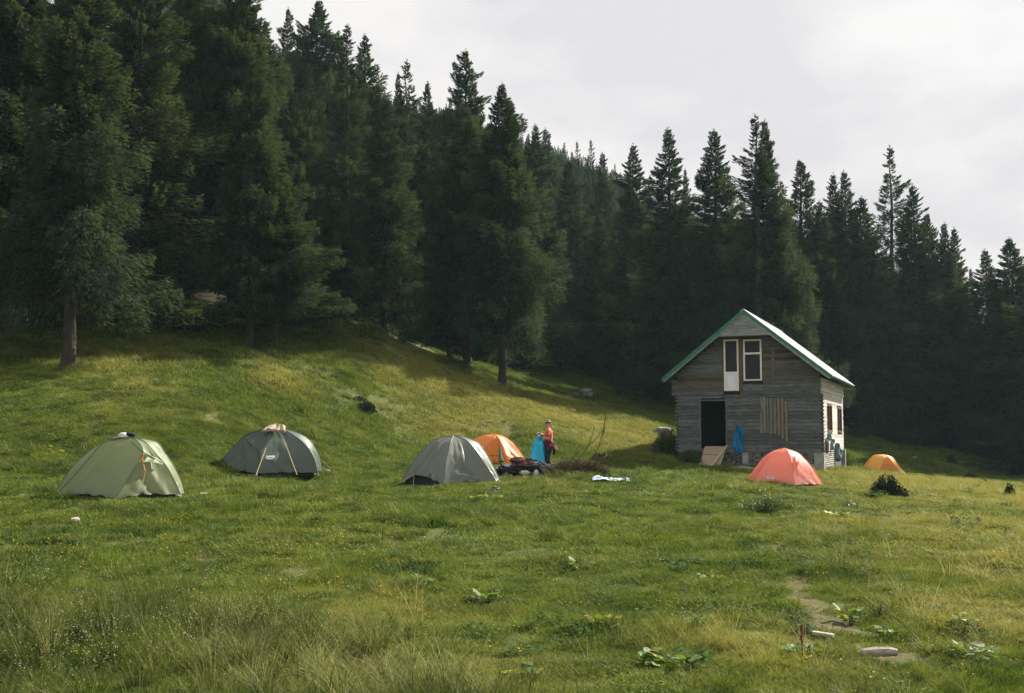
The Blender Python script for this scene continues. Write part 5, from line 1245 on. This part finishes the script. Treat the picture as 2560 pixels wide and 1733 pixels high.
# ---------------------------------------------------------------- bushes and plants
def leafy(name, n, rad, mt, seed, ln=(.04, .08), wf=.35, up=.3, shape='ball'):
    r = np.random.default_rng(seed)
    th = r.random(n) * 6.28; cz = r.random(n); rr = r.random(n) ** .4
    lob = 1 + .22 * np.sin(th * 3 + seed) + .15 * np.sin(th * 5 + cz * 7)
    c = np.stack([np.cos(th) * np.sqrt(1 - cz ** 2) * rr * lob * rad[0], np.sin(th) * np.sqrt(1 - cz ** 2) * rr * lob * rad[1], cz * rr * rad[2] * (1 + .25 * np.sin(th * 4 + seed * 2))], 1)
    d = c / (np.array(rad) ** 1.0)[None, :] + r.normal(0, .5, (n, 3)); d[:, 2] += up; d /= np.linalg.norm(d, axis=1, keepdims=True)
    s = np.cross(d, r.normal(size=(n, 3))); s /= np.linalg.norm(s, axis=1, keepdims=True); l = r.uniform(ln[0], ln[1], (n, 1))
    Q = np.stack([c, c + d * l * .5 + s * l * wf, c + d * l, c + d * l * .5 - s * l * wf], 1)
    return npmesh(name, Q.reshape(-1, 3), np.arange(n * 4).reshape(-1, 4), mt)
def bush(px, py, wpx, hpx, mt, label, cat='bush', n=2600, seed=1, ln=(.04, .08), name='bush', stems=8, wf=.35, sink=0.03):
    p = on_ground(px, py); s = p.y / FPX; rad = (wpx * s / 2, wpx * s / 2 * .8, hpx * s)
    t = thing(name, label, cat, p - Vector((0, 0, sink)))
    obj('foliage', leafy('foliage', n, rad, mt, seed, ln, wf), t)
    m = MB()
    for i in range(stems):
        a = R.uniform(0, 6.28); m.tube([(0, 0, -.05), (math.cos(a) * rad[0] * .35, math.sin(a) * rad[1] * .35, rad[2] * .5), (math.cos(a) * rad[0] * .7, math.sin(a) * rad[1] * .7, rad[2] * .85)], [.012, .008, .003], 4)
    m.build('stems', M['twig'], t); return t
bush(2218, 1243, 82, 48, M['juniper'], 'round black green juniper bush alone on the grass in front of the yellow tent', n=9000, seed=3, ln=(.03, .06), wf=.25)
bush(2170, 1250, 60, 14, M['juniper'], 'low dark creeping juniper left of the round juniper bush', n=2500, seed=31, ln=(.03, .05), wf=.25)  # flat dark foliage added where the shadow of the round bush falls
bush(915, 1030, 52, 24, M['juniper'], 'dark creeping juniper on the lit left slope', n=3500, seed=5, ln=(.04, .07), wf=.3)
bush(895, 1002, 40, 10, M['juniper'], 'thin dark juniper runner above the creeping juniper on the slope', n=1400, seed=6, ln=(.03, .06))
bush(2426, 1203, 32, 20, M['juniper'], 'small dark bush, highest of the three on the right slope', n=1800, seed=7, ln=(.04, .08))
bush(2461, 1213, 14, 13, M['juniper'], 'tiny dark bush between the two larger ones on the right slope', n=700, seed=8, ln=(.04, .07))
bush(2524, 1243, 22, 30, M['juniper'], 'narrow dark bush nearest the right edge', n=1600, seed=9, ln=(.03, .07))
bush(2380, 1160, 22, 20, M['juniper'], 'dim small spruce seedling near the shaded forest edge', n=1500, seed=10, ln=(.05, .09))
bush(1668, 1142, 74, 62, M['leaf_bush'], 'tall leafy weeds at the left corner of the cabin', n=5200, seed=12, ln=(.05, .10))
bush(1730, 1158, 90, 30, M['leaf_bush'], 'low dark weeds along the cabin front between the corner and the ramp', n=4200, seed=13, ln=(.05, .09))
bush(2100, 1172, 66, 44, M['leaf_bush'], 'green weeds at the foot of the sunlit cabin side', n=5200, seed=14, ln=(.05, .10))
bush(2180, 1168, 30, 14, M['leaf_bush'], 'small weeds growing before the left corner of the yellow tent', n=900, seed=15, ln=(.05, .09))
# thistle patch
def thistle(px, py, label, hs, seed):
    p = on_ground(px, py); s = p.y / FPX; t = thing('weed_clump', label, 'weeds', p)
    obj('foliage', leafy('foliage', 2600, (65 * s, 40 * s, 32 * s), M['leaf_bush'], seed, (.03, .06), .25), t)
    for dx, h in hs:
        m = MB(); x = dx * s; hh = h * s; y = R.uniform(-.15, .15); pts = [(x + R.uniform(-.02, .02), y, hh * q) for q in (0, .3, .6, 1)]
        m.tube(pts, [.008, .006, .005, .003], 4)
        for i in range(22):
            q = R.uniform(.15, 1); a = R.uniform(0, 6.28); c = Vector((x, y, hh * q)); d = Vector((math.cos(a), math.sin(a), .6)).normalized() * R.uniform(.04, .09) * (1.2 - q * .6); sd = d.cross(Vector((0, 0, 1))).normalized() * .012
            m.add([c, c + d * .5 + sd, c + d, c + d * .5 - sd], [(0, 1, 2, 3)])
        m.build('flower_stalk', M['leaf_bush'], t)
thistle(1925, 1282, 'clump of dark thistles with upright stalks in front of the coral tent', [(-50, 30), (-40, 45), (-25, 55), (-12, 58), (-4, 62), (4, 48), (26, 62), (30, 52), (60, 38), (-62, 28), (48, 24)], 17)
# coltsfoot plants: each leaf a part
def leaf_mesh(seed):
    r = random.Random(seed); n = 9; v = [(0, 0, 0)]
    for i in range(n):
        a = -2.3 + 4.6 * i / (n - 1); rad = 1.0 * (1 + .16 * (i % 2)) * (.85 if i in (0, n - 1) else 1)
        v.append((math.sin(a) * rad * .55, .42 + math.cos(a) * rad * .55, .10 * math.cos(a * 2) + r.uniform(-.05, .05) - .12 * (math.cos(a) > .6)))
    v.append((0, .45, -.06))
    f = [(len(v) - 1, i, i + 1) for i in range(1, n)] + [(len(v) - 1, n, 0), (len(v) - 1, 0, 1)]
    return v, f
LM = [mesh('leaf', *leaf_mesh(i), M['leaf'], False) for i in range(4)]; LY = [mesh('leaf', *leaf_mesh(9 + i), M['leaf_yellow'], False) for i in range(2)]
def rosette(px, py, wpx, nleaf, label, yellow=.12, lw=24, name='coltsfoot_plant'):
    p = on_ground(px, py); s = p.y / FPX; t = thing(name, label, 'plant', p)
    st = MB()
    for i in range(nleaf):
        a = R.uniform(0, 6.28); rr = math.sqrt(R.random()) * wpx * s / 2; x, y = math.cos(a) * rr, math.sin(a) * rr * .8; sc = lw * s * R.uniform(.65, 1.2)
        z = gz(p.x + x, p.y + y) - p.z + R.uniform(.04, .13)
        obj('leaf', R.choice(LY if R.random() < yellow else LM), t, (x, y, z), (R.uniform(-.1, .75), R.uniform(-.4, .4), a - math.pi / 2 + R.uniform(-.6, .6)), sc)
        st.tube([(x * .3, y * .3, -.02), (x, y, z)], .003, 3)
    st.build('stems', M['leaf'], t)
rosette(1690, 1668, 150, 46, 'large coltsfoot patch with broad bright green leaves at the bottom centre right', .10, 26)
rosette(2210, 1600, 50, 14, 'glossy leaved plant just behind the pale foreground log', .05, 18)
rosette(2440, 1650, 100, 18, 'dark coltsfoot plant right of the foreground log', .05, 24)
rosette(2120, 1555, 70, 16, 'leafy plant beside the bare earth track', .1, 22)
rosette(2400, 1570, 80, 16, 'yellowing leafy plant up the meadow from the dark coltsfoot', .5, 20)
rosette(1300, 1712, 90, 14, 'coltsfoot plant cut by the bottom edge with one orange leaf', .25, 30)
rosette(1215, 1505, 60, 14, 'broad leaved plant among the tall grass edge at the middle', .1, 22)
rosette(1450, 1425, 60, 12, 'pale leaved plant in the hollow of the middle meadow', .05, 16)
rosette(1500, 1575, 90, 16, 'plant with orange leaves in the foreground meadow', .45, 18)
rosette(1050, 1470, 50, 10, 'grey green plant at the edge of the tall grass', .0, 20)
rosette(1215, 1250, 95, 20, 'yellow green leafy patch on the lawn before the fire pit', .35, 12)
rosette(2120, 1300, 100, 26, 'bright yellow green plants in front of the round juniper', .45, 12)
rosette(2160, 1275, 60, 14, 'yellow tipped plants close to the round juniper', .4, 12)
rosette(1870, 1228, 90, 16, 'pale leafy plants by the left corner of the coral tent', .3, 12)
rosette(1780, 1452, 70, 12, 'small orange tinted plant on the middle right meadow', .4, 12)
rosette(2005, 1650, 90, 26, 'dense low leaves at the foot of the rusty stalk', .08, 20)
for px, py, w, lab in ((300, 1135, 40, 'pale leafy plant on the slope left behind the sage green tent'), (150, 1130, 60, 'pale leafy plants behind the left corner of the sage green tent'), (1640, 1245, 40, 'leafy plant on the lawn left of the coral tent'), (1490, 1240, 34, 'leafy plant on the lawn before the plastic sheet'), (2050, 1205, 60, 'leafy plants right of the coral tent')):
    rosette(px, py, w, 9, lab, .1, 11)
# rusty dock stalk
p = on_ground(2008, 1648); t = thing('dock_stalk', 'upright rusty brown dock stalk in the foreground grass', 'plant', p); s = p.y / FPX
m = MB(); m.tube([(0, 0, -.02), (-.01, 0, 35 * s), (-.02, 0, 80 * s)], [.006, .005, .003], 5); m.build('stem', M['stalk_red'], t)
m = MB()
for i in range(150):
    q = .45 + .55 * R.random(); a = R.uniform(0, 6.28); c = Vector((-.015 + math.cos(a) * .008, math.sin(a) * .01, 80 * s * q)); d = Vector((math.cos(a), math.sin(a), .8)).normalized() * .022; sd = Vector((-math.sin(a), math.cos(a), 0)) * .008
    m.add([c, c + d * .5 + sd, c + d, c + d * .5 - sd], [(0, 1, 2, 3)])
m.build('seed_head', M['stalk_red'], t)

# ---------------------------------------------------------------- grass
def grass_mat(name, lo, hi, dry, dark=.6, trans=.35):
    m = bpy.data.materials.new(name); m.use_nodes = True; t = m.node_tree; t.nodes.clear(); lk = t.links.new
    o = N(t, 'ShaderNodeOutputMaterial'); b = N(t, 'ShaderNodeBsdfPrincipled'); b.inputs['Roughness'].default_value = .6; b.inputs['Specular IOR Level'].default_value = .16
    g = N(t, 'ShaderNodeNewGeometry'); a = N(t, 'ShaderNodeTexNoise'); a.inputs['Scale'].default_value = 1.1; a.inputs['Detail'].default_value = 8; a.inputs['Roughness'].default_value = .7
    lk(g.outputs['Position'], a.inputs['Vector'])
    c = N(t, 'ShaderNodeTexNoise'); c.inputs['Scale'].default_value = 30; c.inputs['Detail'].default_value = 2; lk(g.outputs['Position'], c.inputs['Vector'])
    ad = N(t, 'ShaderNodeMath', operation='ADD'); lk(a.outputs[0], ad.inputs[0]); lk(c.outputs[0], ad.inputs[1]); hf = N(t, 'ShaderNodeMath', operation='MULTIPLY'); hf.inputs[1].default_value = .5; lk(ad.outputs[0], hf.inputs[0])
    r = N(t, 'ShaderNodeValToRGB'); e = r.color_ramp.elements; e[0].position = .43; e[0].color = (*lo, 1); e[1].position = .57; e[1].color = (*hi, 1); lk(hf.outputs[0], r.inputs[0])
    at = N(t, 'ShaderNodeAttribute'); at.attribute_type = 'INSTANCER'; at.attribute_name = 'dry'
    mx = N(t, 'ShaderNodeMix', data_type='RGBA'); mx.inputs[7].default_value = (*dry, 1)
    w = N(t, 'ShaderNodeMath', operation='MULTIPLY'); mr = N(t, 'ShaderNodeMapRange'); mr.inputs[1].default_value = .35; mr.inputs[2].default_value = .65; mr.inputs[3].default_value = .45; mr.inputs[4].default_value = 1.25; lk(c.outputs[0], mr.inputs[0])
    lk(at.outputs['Fac'], w.inputs[0]); lk(mr.outputs[0], w.inputs[1]); lk(w.outputs[0], mx.inputs[0]); lk(r.outputs[0], mx.inputs[6])
    lk(mx.outputs[2], b.inputs['Base Color'])
    tr = N(t, 'ShaderNodeBsdfTranslucent'); lk(mx.outputs[2], tr.inputs[0]); ms = N(t, 'ShaderNodeMixShader'); ms.inputs[0].default_value = trans; lk(b.outputs[0], ms.inputs[1]); lk(tr.outputs[0], ms.inputs[2]); lk(ms.outputs[0], o.inputs[0])
    return m
GM = grass_mat('meadow_grass_blades', (.024, .060, .007), (.160, .208, .022), (.36, .33, .08))
GT = grass_mat('tall_grass_blades', (.014, .034, .005), (.115, .145, .022), (.42, .40, .15))
def blades(name, n, size, h, w, mt, seed, bend=.5, seg=2, lean=.35, clump=None):
    r = np.random.default_rng(seed)
    if clump: rad = np.abs(r.normal(0, clump, n)); a0 = r.random(n) * 6.28; bx, by = rad * np.cos(a0), rad * np.sin(a0); outw = a0
    else: bx, by = r.uniform(-size / 2, size / 2, n), r.uniform(-size / 2, size / 2, n); outw = r.random(n) * 6.28
    hh = r.uniform(h[0], h[1], n) * (1 if clump else (.75 + .5 * (vnoise(bx * 5 + seed, by * 5, seed) * .5 + .5)))
    dx, dy = np.cos(outw), np.sin(outw); ln = hh * r.uniform(.1, lean, n) + 0; bd = hh * r.uniform(.1, bend, n)
    rt = r.random(n) * 3.14; sx, sy_ = np.cos(rt) * w / 2, np.sin(rt) * w / 2
    rows = []
    for k in range(seg + 1):
        t = k / seg; ww = (1 - t ** 1.5)
        cx = bx + dx * (ln * t + bd * t * t); cyy = by + dy * (ln * t + bd * t * t); cz = hh * (t - .25 * t * t * (bd / hh)) - .01
        if k < seg: rows += [np.stack([cx - sx * ww, cyy - sy_ * ww, cz], 1), np.stack([cx + sx * ww, cyy + sy_ * ww, cz], 1)]
        else: rows.append(np.stack([cx, cyy, cz], 1))
    V = np.stack(rows, 1); m = V.shape[1]; F = []
    base = np.arange(n) * m
    for k in range(seg - 1): F.append(np.stack([base + 2 * k, base + 2 * k + 1, base + 2 * k + 3], 1)); F.append(np.stack([base + 2 * k, base + 2 * k + 3, base + 2 * k + 2], 1))
    F.append(np.stack([base + 2 * (seg - 1), base + 2 * (seg - 1) + 1, base + 2 * seg], 1))
    return npmesh(name, V.reshape(-1, 3), np.concatenate(F), mt)
def scatter(name, label, sources, pts, rot, scl, var, attrs, cat=None):
    me = bpy.data.meshes.new(name); pts = np.asarray(pts, dtype=np.float32)
    me.vertices.add(len(pts)); me.vertices.foreach_set('co', pts.ravel())
    for nm, ty, arr in [('rot', 'FLOAT_VECTOR', rot), ('scl', 'FLOAT_VECTOR', scl)] + [(k, 'FLOAT', v) for k, v in attrs.items()]:
        me.attributes.new(nm, ty, 'POINT').data.foreach_set('vector' if ty == 'FLOAT_VECTOR' else 'value', np.asarray(arr, dtype=np.float32).ravel())
    me.attributes.new('var', 'INT', 'POINT').data.foreach_set('value', np.asarray(var, dtype=np.int32))
    o = obj(name, me); o['kind'] = 'stuff'; o['label'] = label
    ng = bpy.data.node_groups.new(name, 'GeometryNodeTree'); ng.interface.new_socket('Geometry', in_out='INPUT', socket_type='NodeSocketGeometry'); ng.interface.new_socket('Geometry', in_out='OUTPUT', socket_type='NodeSocketGeometry')
    gi = ng.nodes.new('NodeGroupInput'); go = ng.nodes.new('NodeGroupOutput'); ip = ng.nodes.new('GeometryNodeInstanceOnPoints'); g2 = ng.nodes.new('GeometryNodeGeometryToInstance')
    for i, s in reversed(list(enumerate(sources))):
        so_ = bpy.data.objects.new(name + '_source', s); oi = ng.nodes.new('GeometryNodeObjectInfo'); oi.inputs['Object'].default_value = so_; oi.inputs['As Instance'].default_value = False
        ng.links.new(oi.outputs['Geometry'], g2.inputs[0])
    def at(nm, ty):
        n = ng.nodes.new('GeometryNodeInputNamedAttribute'); n.data_type = ty; n.inputs[0].default_value = nm; return n.outputs[0]
    ng.links.new(gi.outputs[0], ip.inputs['Points']); ng.links.new(g2.outputs[0], ip.inputs['Instance']); ip.inputs['Pick Instance'].default_value = True
    ng.links.new(at('var', 'INT'), ip.inputs['Instance Index']); ng.links.new(at('rot', 'FLOAT_VECTOR'), ip.inputs['Rotation']); ng.links.new(at('scl', 'FLOAT_VECTOR'), ip.inputs['Scale'])
    ng.links.new(ip.outputs[0], go.inputs[0]); o.modifiers.new('scatter', 'NODES').node_group = ng
    return o
def normals(x, y, e=.12):
    dzx = (Hf(x + e, y) - Hf(x - e, y)) / (2 * e); dzy = (Hf(x, y + e) - Hf(x, y - e)) / (2 * e); return dzx, dzy
keep_out = [(cab_w(WL / 2, DEP / 2, 0), 5.4)]
TENTS = [(gA, 1.25, 1.0), (dA, 1.45, 1.0), (yA, 1.15, 1.0), (oA, 1.3, .8), (pA, .95, .85), (wA, .8, .5)]
def ok_mask(x, y, forest=2.0, dirt_th=.22):
    m = np.ones(len(x), bool)
    c = CAB; lx = (x - c.x) * ax_.x + (y - c.y) * ax_.y; ly = (x - c.x) * ay_.x + (y - c.y) * ay_.y
    m &= ~((lx > WL - .0) & (lx < .0) & (ly > -.0) & (ly < DEP))
    for a, rx, ry in TENTS: m &= ((x - a.x) / rx) ** 2 + ((y - a.y) / ry) ** 2 > 1
    m &= (y < treeline(x, y) + forest)
    dm = np.zeros(len(x))
    for p, r in DP: dm = np.maximum(dm, np.exp(-(((x - p.x) / (r * 1.7 + .08)) ** 2 + ((y - p.y) / (r * 2.6 + .1)) ** 2)))
    m &= dm < dirt_th + NR.random(len(x)) ** 2 * .6
    return m
def sample(n, d0, d1, spread=.58, p=1.0):
    d = (NR.random(n) * (d1 ** (1 + p) - d0 ** (1 + p)) + d0 ** (1 + p)) ** (1 / (1 + p)); return NR.uniform(-spread, spread, n) * d, d
def lay(name, label, src, x, y, smin, smax, zoff=0.0, tilt=True, drymul=1.0, hvar=True):
    z = Hf(x, y) + zoff; n = len(x); rot = np.zeros((n, 3)); a, b = normals(x, y)
    yaw = NR.random(n) * 6.28
    if tilt:   # tilt to the slope: euler XYZ applied before yaw, so rotate slope into the local frame
        gxl = a * np.cos(yaw) + b * np.sin(yaw); gyl = -a * np.sin(yaw) + b * np.cos(yaw)
        rot[:, 0] = np.arctan(gyl); rot[:, 1] = -np.arctan(gxl)
    rot[:, 2] = yaw
    s = NR.uniform(smin, smax, n); hv = s * ((.65 + .9 * np.clip(fbm(x, y, 1.1, 3, 77) * .5 + .5, 0, 1)) if hvar else 1)
    dr = np.clip(dryf(x, y) * drymul + NR.normal(0, .16, n), 0, 1)
    return scatter(name, label, src, np.stack([x, y, z], 1), rot, np.stack([s, s, hv], 1), NR.integers(0, len(src), n), {'dry': dr})
fp_, fz_, fh_ = FAR_SPRUCE
yw = NR.random(len(fp_)) * 6.28
def trunked(c, t): return c
scatter('distant_forest', 'distant wooded hillside of packed small spruces below the ridge line', [trunked(*v) for v in VAR['far']], np.stack([fp_[:, 0], fp_[:, 1], fz_ - .2], 1), np.stack([yw * 0, yw * 0, yw], 1),
        np.stack([fh_ / 15 * 1.25, fh_ / 15 * 1.25, fh_ / 15], 1), NR.integers(0, 3, len(fp_)), {'dry': yw * 0})
print('far forest', len(fp_))
nearp = [blades('grass_patch', 560, .42, (.022, .062), .0065, GM, 100 + i, lean=.9) for i in range(5)]
midp = [blades('grass_patch', 640, .9, (.03, .08), .015, GM, 110 + i, lean=.9) for i in range(5)]
farp = [blades('grass_patch', 620, 1.9, (.06, .15), .032, GM, 120 + i, lean=.8) for i in range(4)]
x, y = sample(5200, 6.0, 17); k_ = ok_mask(x, y); lay('short_grass', 'short green grass of the near meadow', nearp, x[k_], y[k_], .8, 1.25)
x, y = sample(6500, 15.5, 40); k_ = ok_mask(x, y); lay('meadow_grass', 'short green grass of the camp meadow and lower slope', midp, x[k_], y[k_], .75, 1.15)
x, y = sample(7500, 37, 100); k_ = ok_mask(x, y, 4); lay('slope_grass', 'grass on the far slopes up to the forest edge', farp, x[k_], y[k_], .75, 1.1)
# taller clumps
tuft = [blades('grass_tuft', 70, 0, (.10, .26), .007, GM, 130 + i, clump=.05, bend=.9, seg=3, lean=.6) for i in range(5)]
tuftm = [blades('grass_tuft', 60, 0, (.12, .30), .014, GM, 140 + i, clump=.09, bend=.9, seg=3, lean=.6) for i in range(4)]
x, y = sample(5200, 6.0, 22); k_ = ok_mask(x, y) & (fbm(x, y, .9, 3, 41) + .5 * dryf(x, y) > .22); lay('grass_clumps', 'longer grass clumps scattered over the near meadow', tuft, x[k_], y[k_], .5, 1.0, drymul=1.2)
x, y = sample(16000, 20, 66); k_ = ok_mask(x, y) & ((fbm(x, y, 1.6, 3, 43) > .30) | (NR.random(len(x)) < np.clip(dryf(x, y) * 1.3, 0, .75) * (y > 34)) | ((y > 30) & (x < -3) & (NR.random(len(x)) < .35))); lay('slope_clumps', 'longer pale grass clumps on the slopes', tuftm, x[k_], y[k_], .55, 1.15, drymul=1.35)
# tall foreground grass
tall = [blades('tall_tuft', 60, 0, (.20, .52), .009, GT, 150 + i, clump=.05, bend=.8, seg=4, lean=.45) for i in range(5)] + [blades('rush_tuft', 40, 0, (.35, .62), .008, GT, 160 + i, clump=.04, bend=.25, seg=3, lean=.22) for i in range(2)]
def tall_w(x, y):
    px = 1280 + x / y * FPX
    edge = np.interp(px, [-600, 0, 300, 700, 1000, 1180, 1500, 1700, 3200], [13.8, 13.8, 13.6, 13.2, 11.4, 10.0, 7.6, 7.0, 7.0])
    return np.clip((edge - y) / 1.2 + fbm(x, y, 1.2, 3, 55) * .9, 0, 1)
x, y = sample(3300, 6.3, 15.5, .56); k_ = NR.random(len(x)) < tall_w(x, y) * (.6 + .5 * vnoise(x * 1.3, y * 1.3, 88)); lay('tall_grass', 'tall wispy grass and rushes in the left foreground', tall, x[k_], y[k_], .45, 1.05, drymul=.7)
stalk = [blades('seed_stalk', 7, 0, (.35, .70), .005, GT, 170 + i, clump=.08, bend=.6, seg=4, lean=.5) for i in range(4)]
x, y = sample(1700, 6.3, 17, .56); k_ = (NR.random(len(x)) < .10 + .7 * tall_w(x, y)) & ok_mask(x, y); lay('dry_stalks', 'thin straw coloured grass stalks in the foreground', stalk, x[k_], y[k_], .6, 1.05, drymul=4.0)
# small leaves in the turf
def turf_leaf(seed, mt, n=44, size=.5):
    r = np.random.default_rng(seed); c = np.stack([r.uniform(-size / 2, size / 2, n), r.uniform(-size / 2, size / 2, n), r.uniform(.03, .08, n)], 1); a = r.random(n) * 6.28
    d = np.stack([np.cos(a), np.sin(a), r.uniform(-.3, .5, n)], 1) * r.uniform(.008, .018, (n, 1)); s = np.stack([-np.sin(a), np.cos(a), r.uniform(-.3, .3, n)], 1) * r.uniform(.005, .010, (n, 1))
    return npmesh('turf_leaves', np.stack([c - d, c + s, c + d, c - s], 1).reshape(-1, 3), np.arange(4 * n).reshape(-1, 4), mt)
tl_m = mat('turf_leaf', (.12, .17, .03), (.06, .11, .015), 30, rough=.7, trans=.3, spec=.2, objrand=.3)
x, y = sample(3000, 6.5, 40); k_ = ok_mask(x, y) & (fbm(x, y, 1.1, 3, 61) > -.05); lay('clover_leaves', 'small glossy clover leaves in the turf', [turf_leaf(i, tl_m) for i in range(4)], x[k_], y[k_], .8, 1.5, zoff=.02)
wm = mat('hollow_shade_leaf', (.060, .115, .016), (.028, .062, .009), 12, rough=.8, trans=.3, objrand=.4, spec=.15)  # dark leaf patches added to read as shaded hollows in the turf
def hollow_shade_patch(seed, n=170):
    r = np.random.default_rng(seed); a = r.random(n) * 6.28; q = np.abs(r.normal(0, .13, n)); c = np.stack([np.cos(a) * q, np.sin(a) * q * .8, r.uniform(.02, .11, n)], 1)
    b = r.random(n) * 6.28; l = r.uniform(.009, .022, (n, 1)); d = np.stack([np.cos(b), np.sin(b), r.uniform(-.3, .6, n)], 1) * l; s = np.stack([-np.sin(b), np.cos(b), r.uniform(-.4, .4, n)], 1) * l * .55
    return npmesh('hollow_shade_leaves', np.stack([c - d, c + s, c + d, c - s], 1).reshape(-1, 3), np.arange(4 * n).reshape(-1, 4), wm)
x, y = sample(4600, 7.0, 52); k_ = ok_mask(x, y) & (fbm(x, y, 1.7, 3, 93) > .16); lay('hollow_shade', 'low dark green leaf patches standing in for shaded hollows of the turf', [hollow_shade_patch(i) for i in range(5)], x[k_], y[k_], .6, 1.4, zoff=-.01)
# flowers
def flowers(seed, mt, n, hr, rad, size, stem=True):
    r = random.Random(seed); m = MB()
    for i in range(n):
        x, y, h = r.gauss(0, rad), r.gauss(0, rad), r.uniform(*hr); c = Vector((x, y, h)); tl = Vector((r.uniform(-.5, .5), r.uniform(-.8, .2), 1)).normalized()
        a = tl.cross(Vector((1, 0, 0))).normalized(); b = tl.cross(a)
        m.add([c + (a * math.cos(t) + b * math.sin(t)) * size * r.uniform(.8, 1.2) for t in (0, 1.05, 2.1, 3.14, 4.19, 5.24)] + [c + tl * size * .6], [(0, 1, 6), (1, 2, 6), (2, 3, 6), (3, 4, 6), (4, 5, 6), (5, 0, 6)])
    return mesh('flowers', m.v, m.f, mt)
fw = [flowers(i, M['flower_white'], 9, (.12, .48), .06, .0060) for i in range(4)]
cl = [(70, 1450), (30, 1440), (300, 1600), (320, 1640), (420, 1630), (230, 1680), (160, 1640), (440, 1640), (540, 1660), (640, 1510), (300, 1500), (550, 1440), (560, 1420), (690, 1610), (200, 1620), (90, 1620), (480, 1500), (50, 1480), (350, 1560), (240, 1650)]
xs_, ys_ = [], []
for a, b in cl:
    p = on_ground(a, b + 40)
    for q in range(8): xs_.append(p.x + NR.normal(0, .40)); ys_.append(p.y + NR.normal(0, .6))
lay('white_flowers', 'tiny white wildflowers among the tall grass in the left foreground', fw, np.array(xs_), np.array(ys_), .8, 1.2, hvar=False)
fy = [flowers(10 + i, M['flower_yellow'], 4, (.05, .12), .12, .011) for i in range(3)]
x, y = sample(620, 7, 24, .5); px = 1280 + x / y * FPX; k_ = ok_mask(x, y) & ((px < 1000) & (y > 12.5) | (NR.random(len(x)) < .18)); lay('yellow_flowers', 'tiny yellow flowers dotted over the meadow', fy, x[k_], y[k_], .8, 1.3, hvar=False)
fw2 = [flowers(20 + i, M['flower_white'], 6, (.05, .10), .25, .010) for i in range(3)]
x, y = sample(170, 9, 42, .52); k_ = ok_mask(x, y) & (fbm(x, y, 3.0, 2, 66) > .1); lay('daisies', 'tiny white flower heads in the turf', fw2, x[k_], y[k_], .8, 1.4, hvar=False)
print('trees', len(cand) + 60, 'tries', tries)
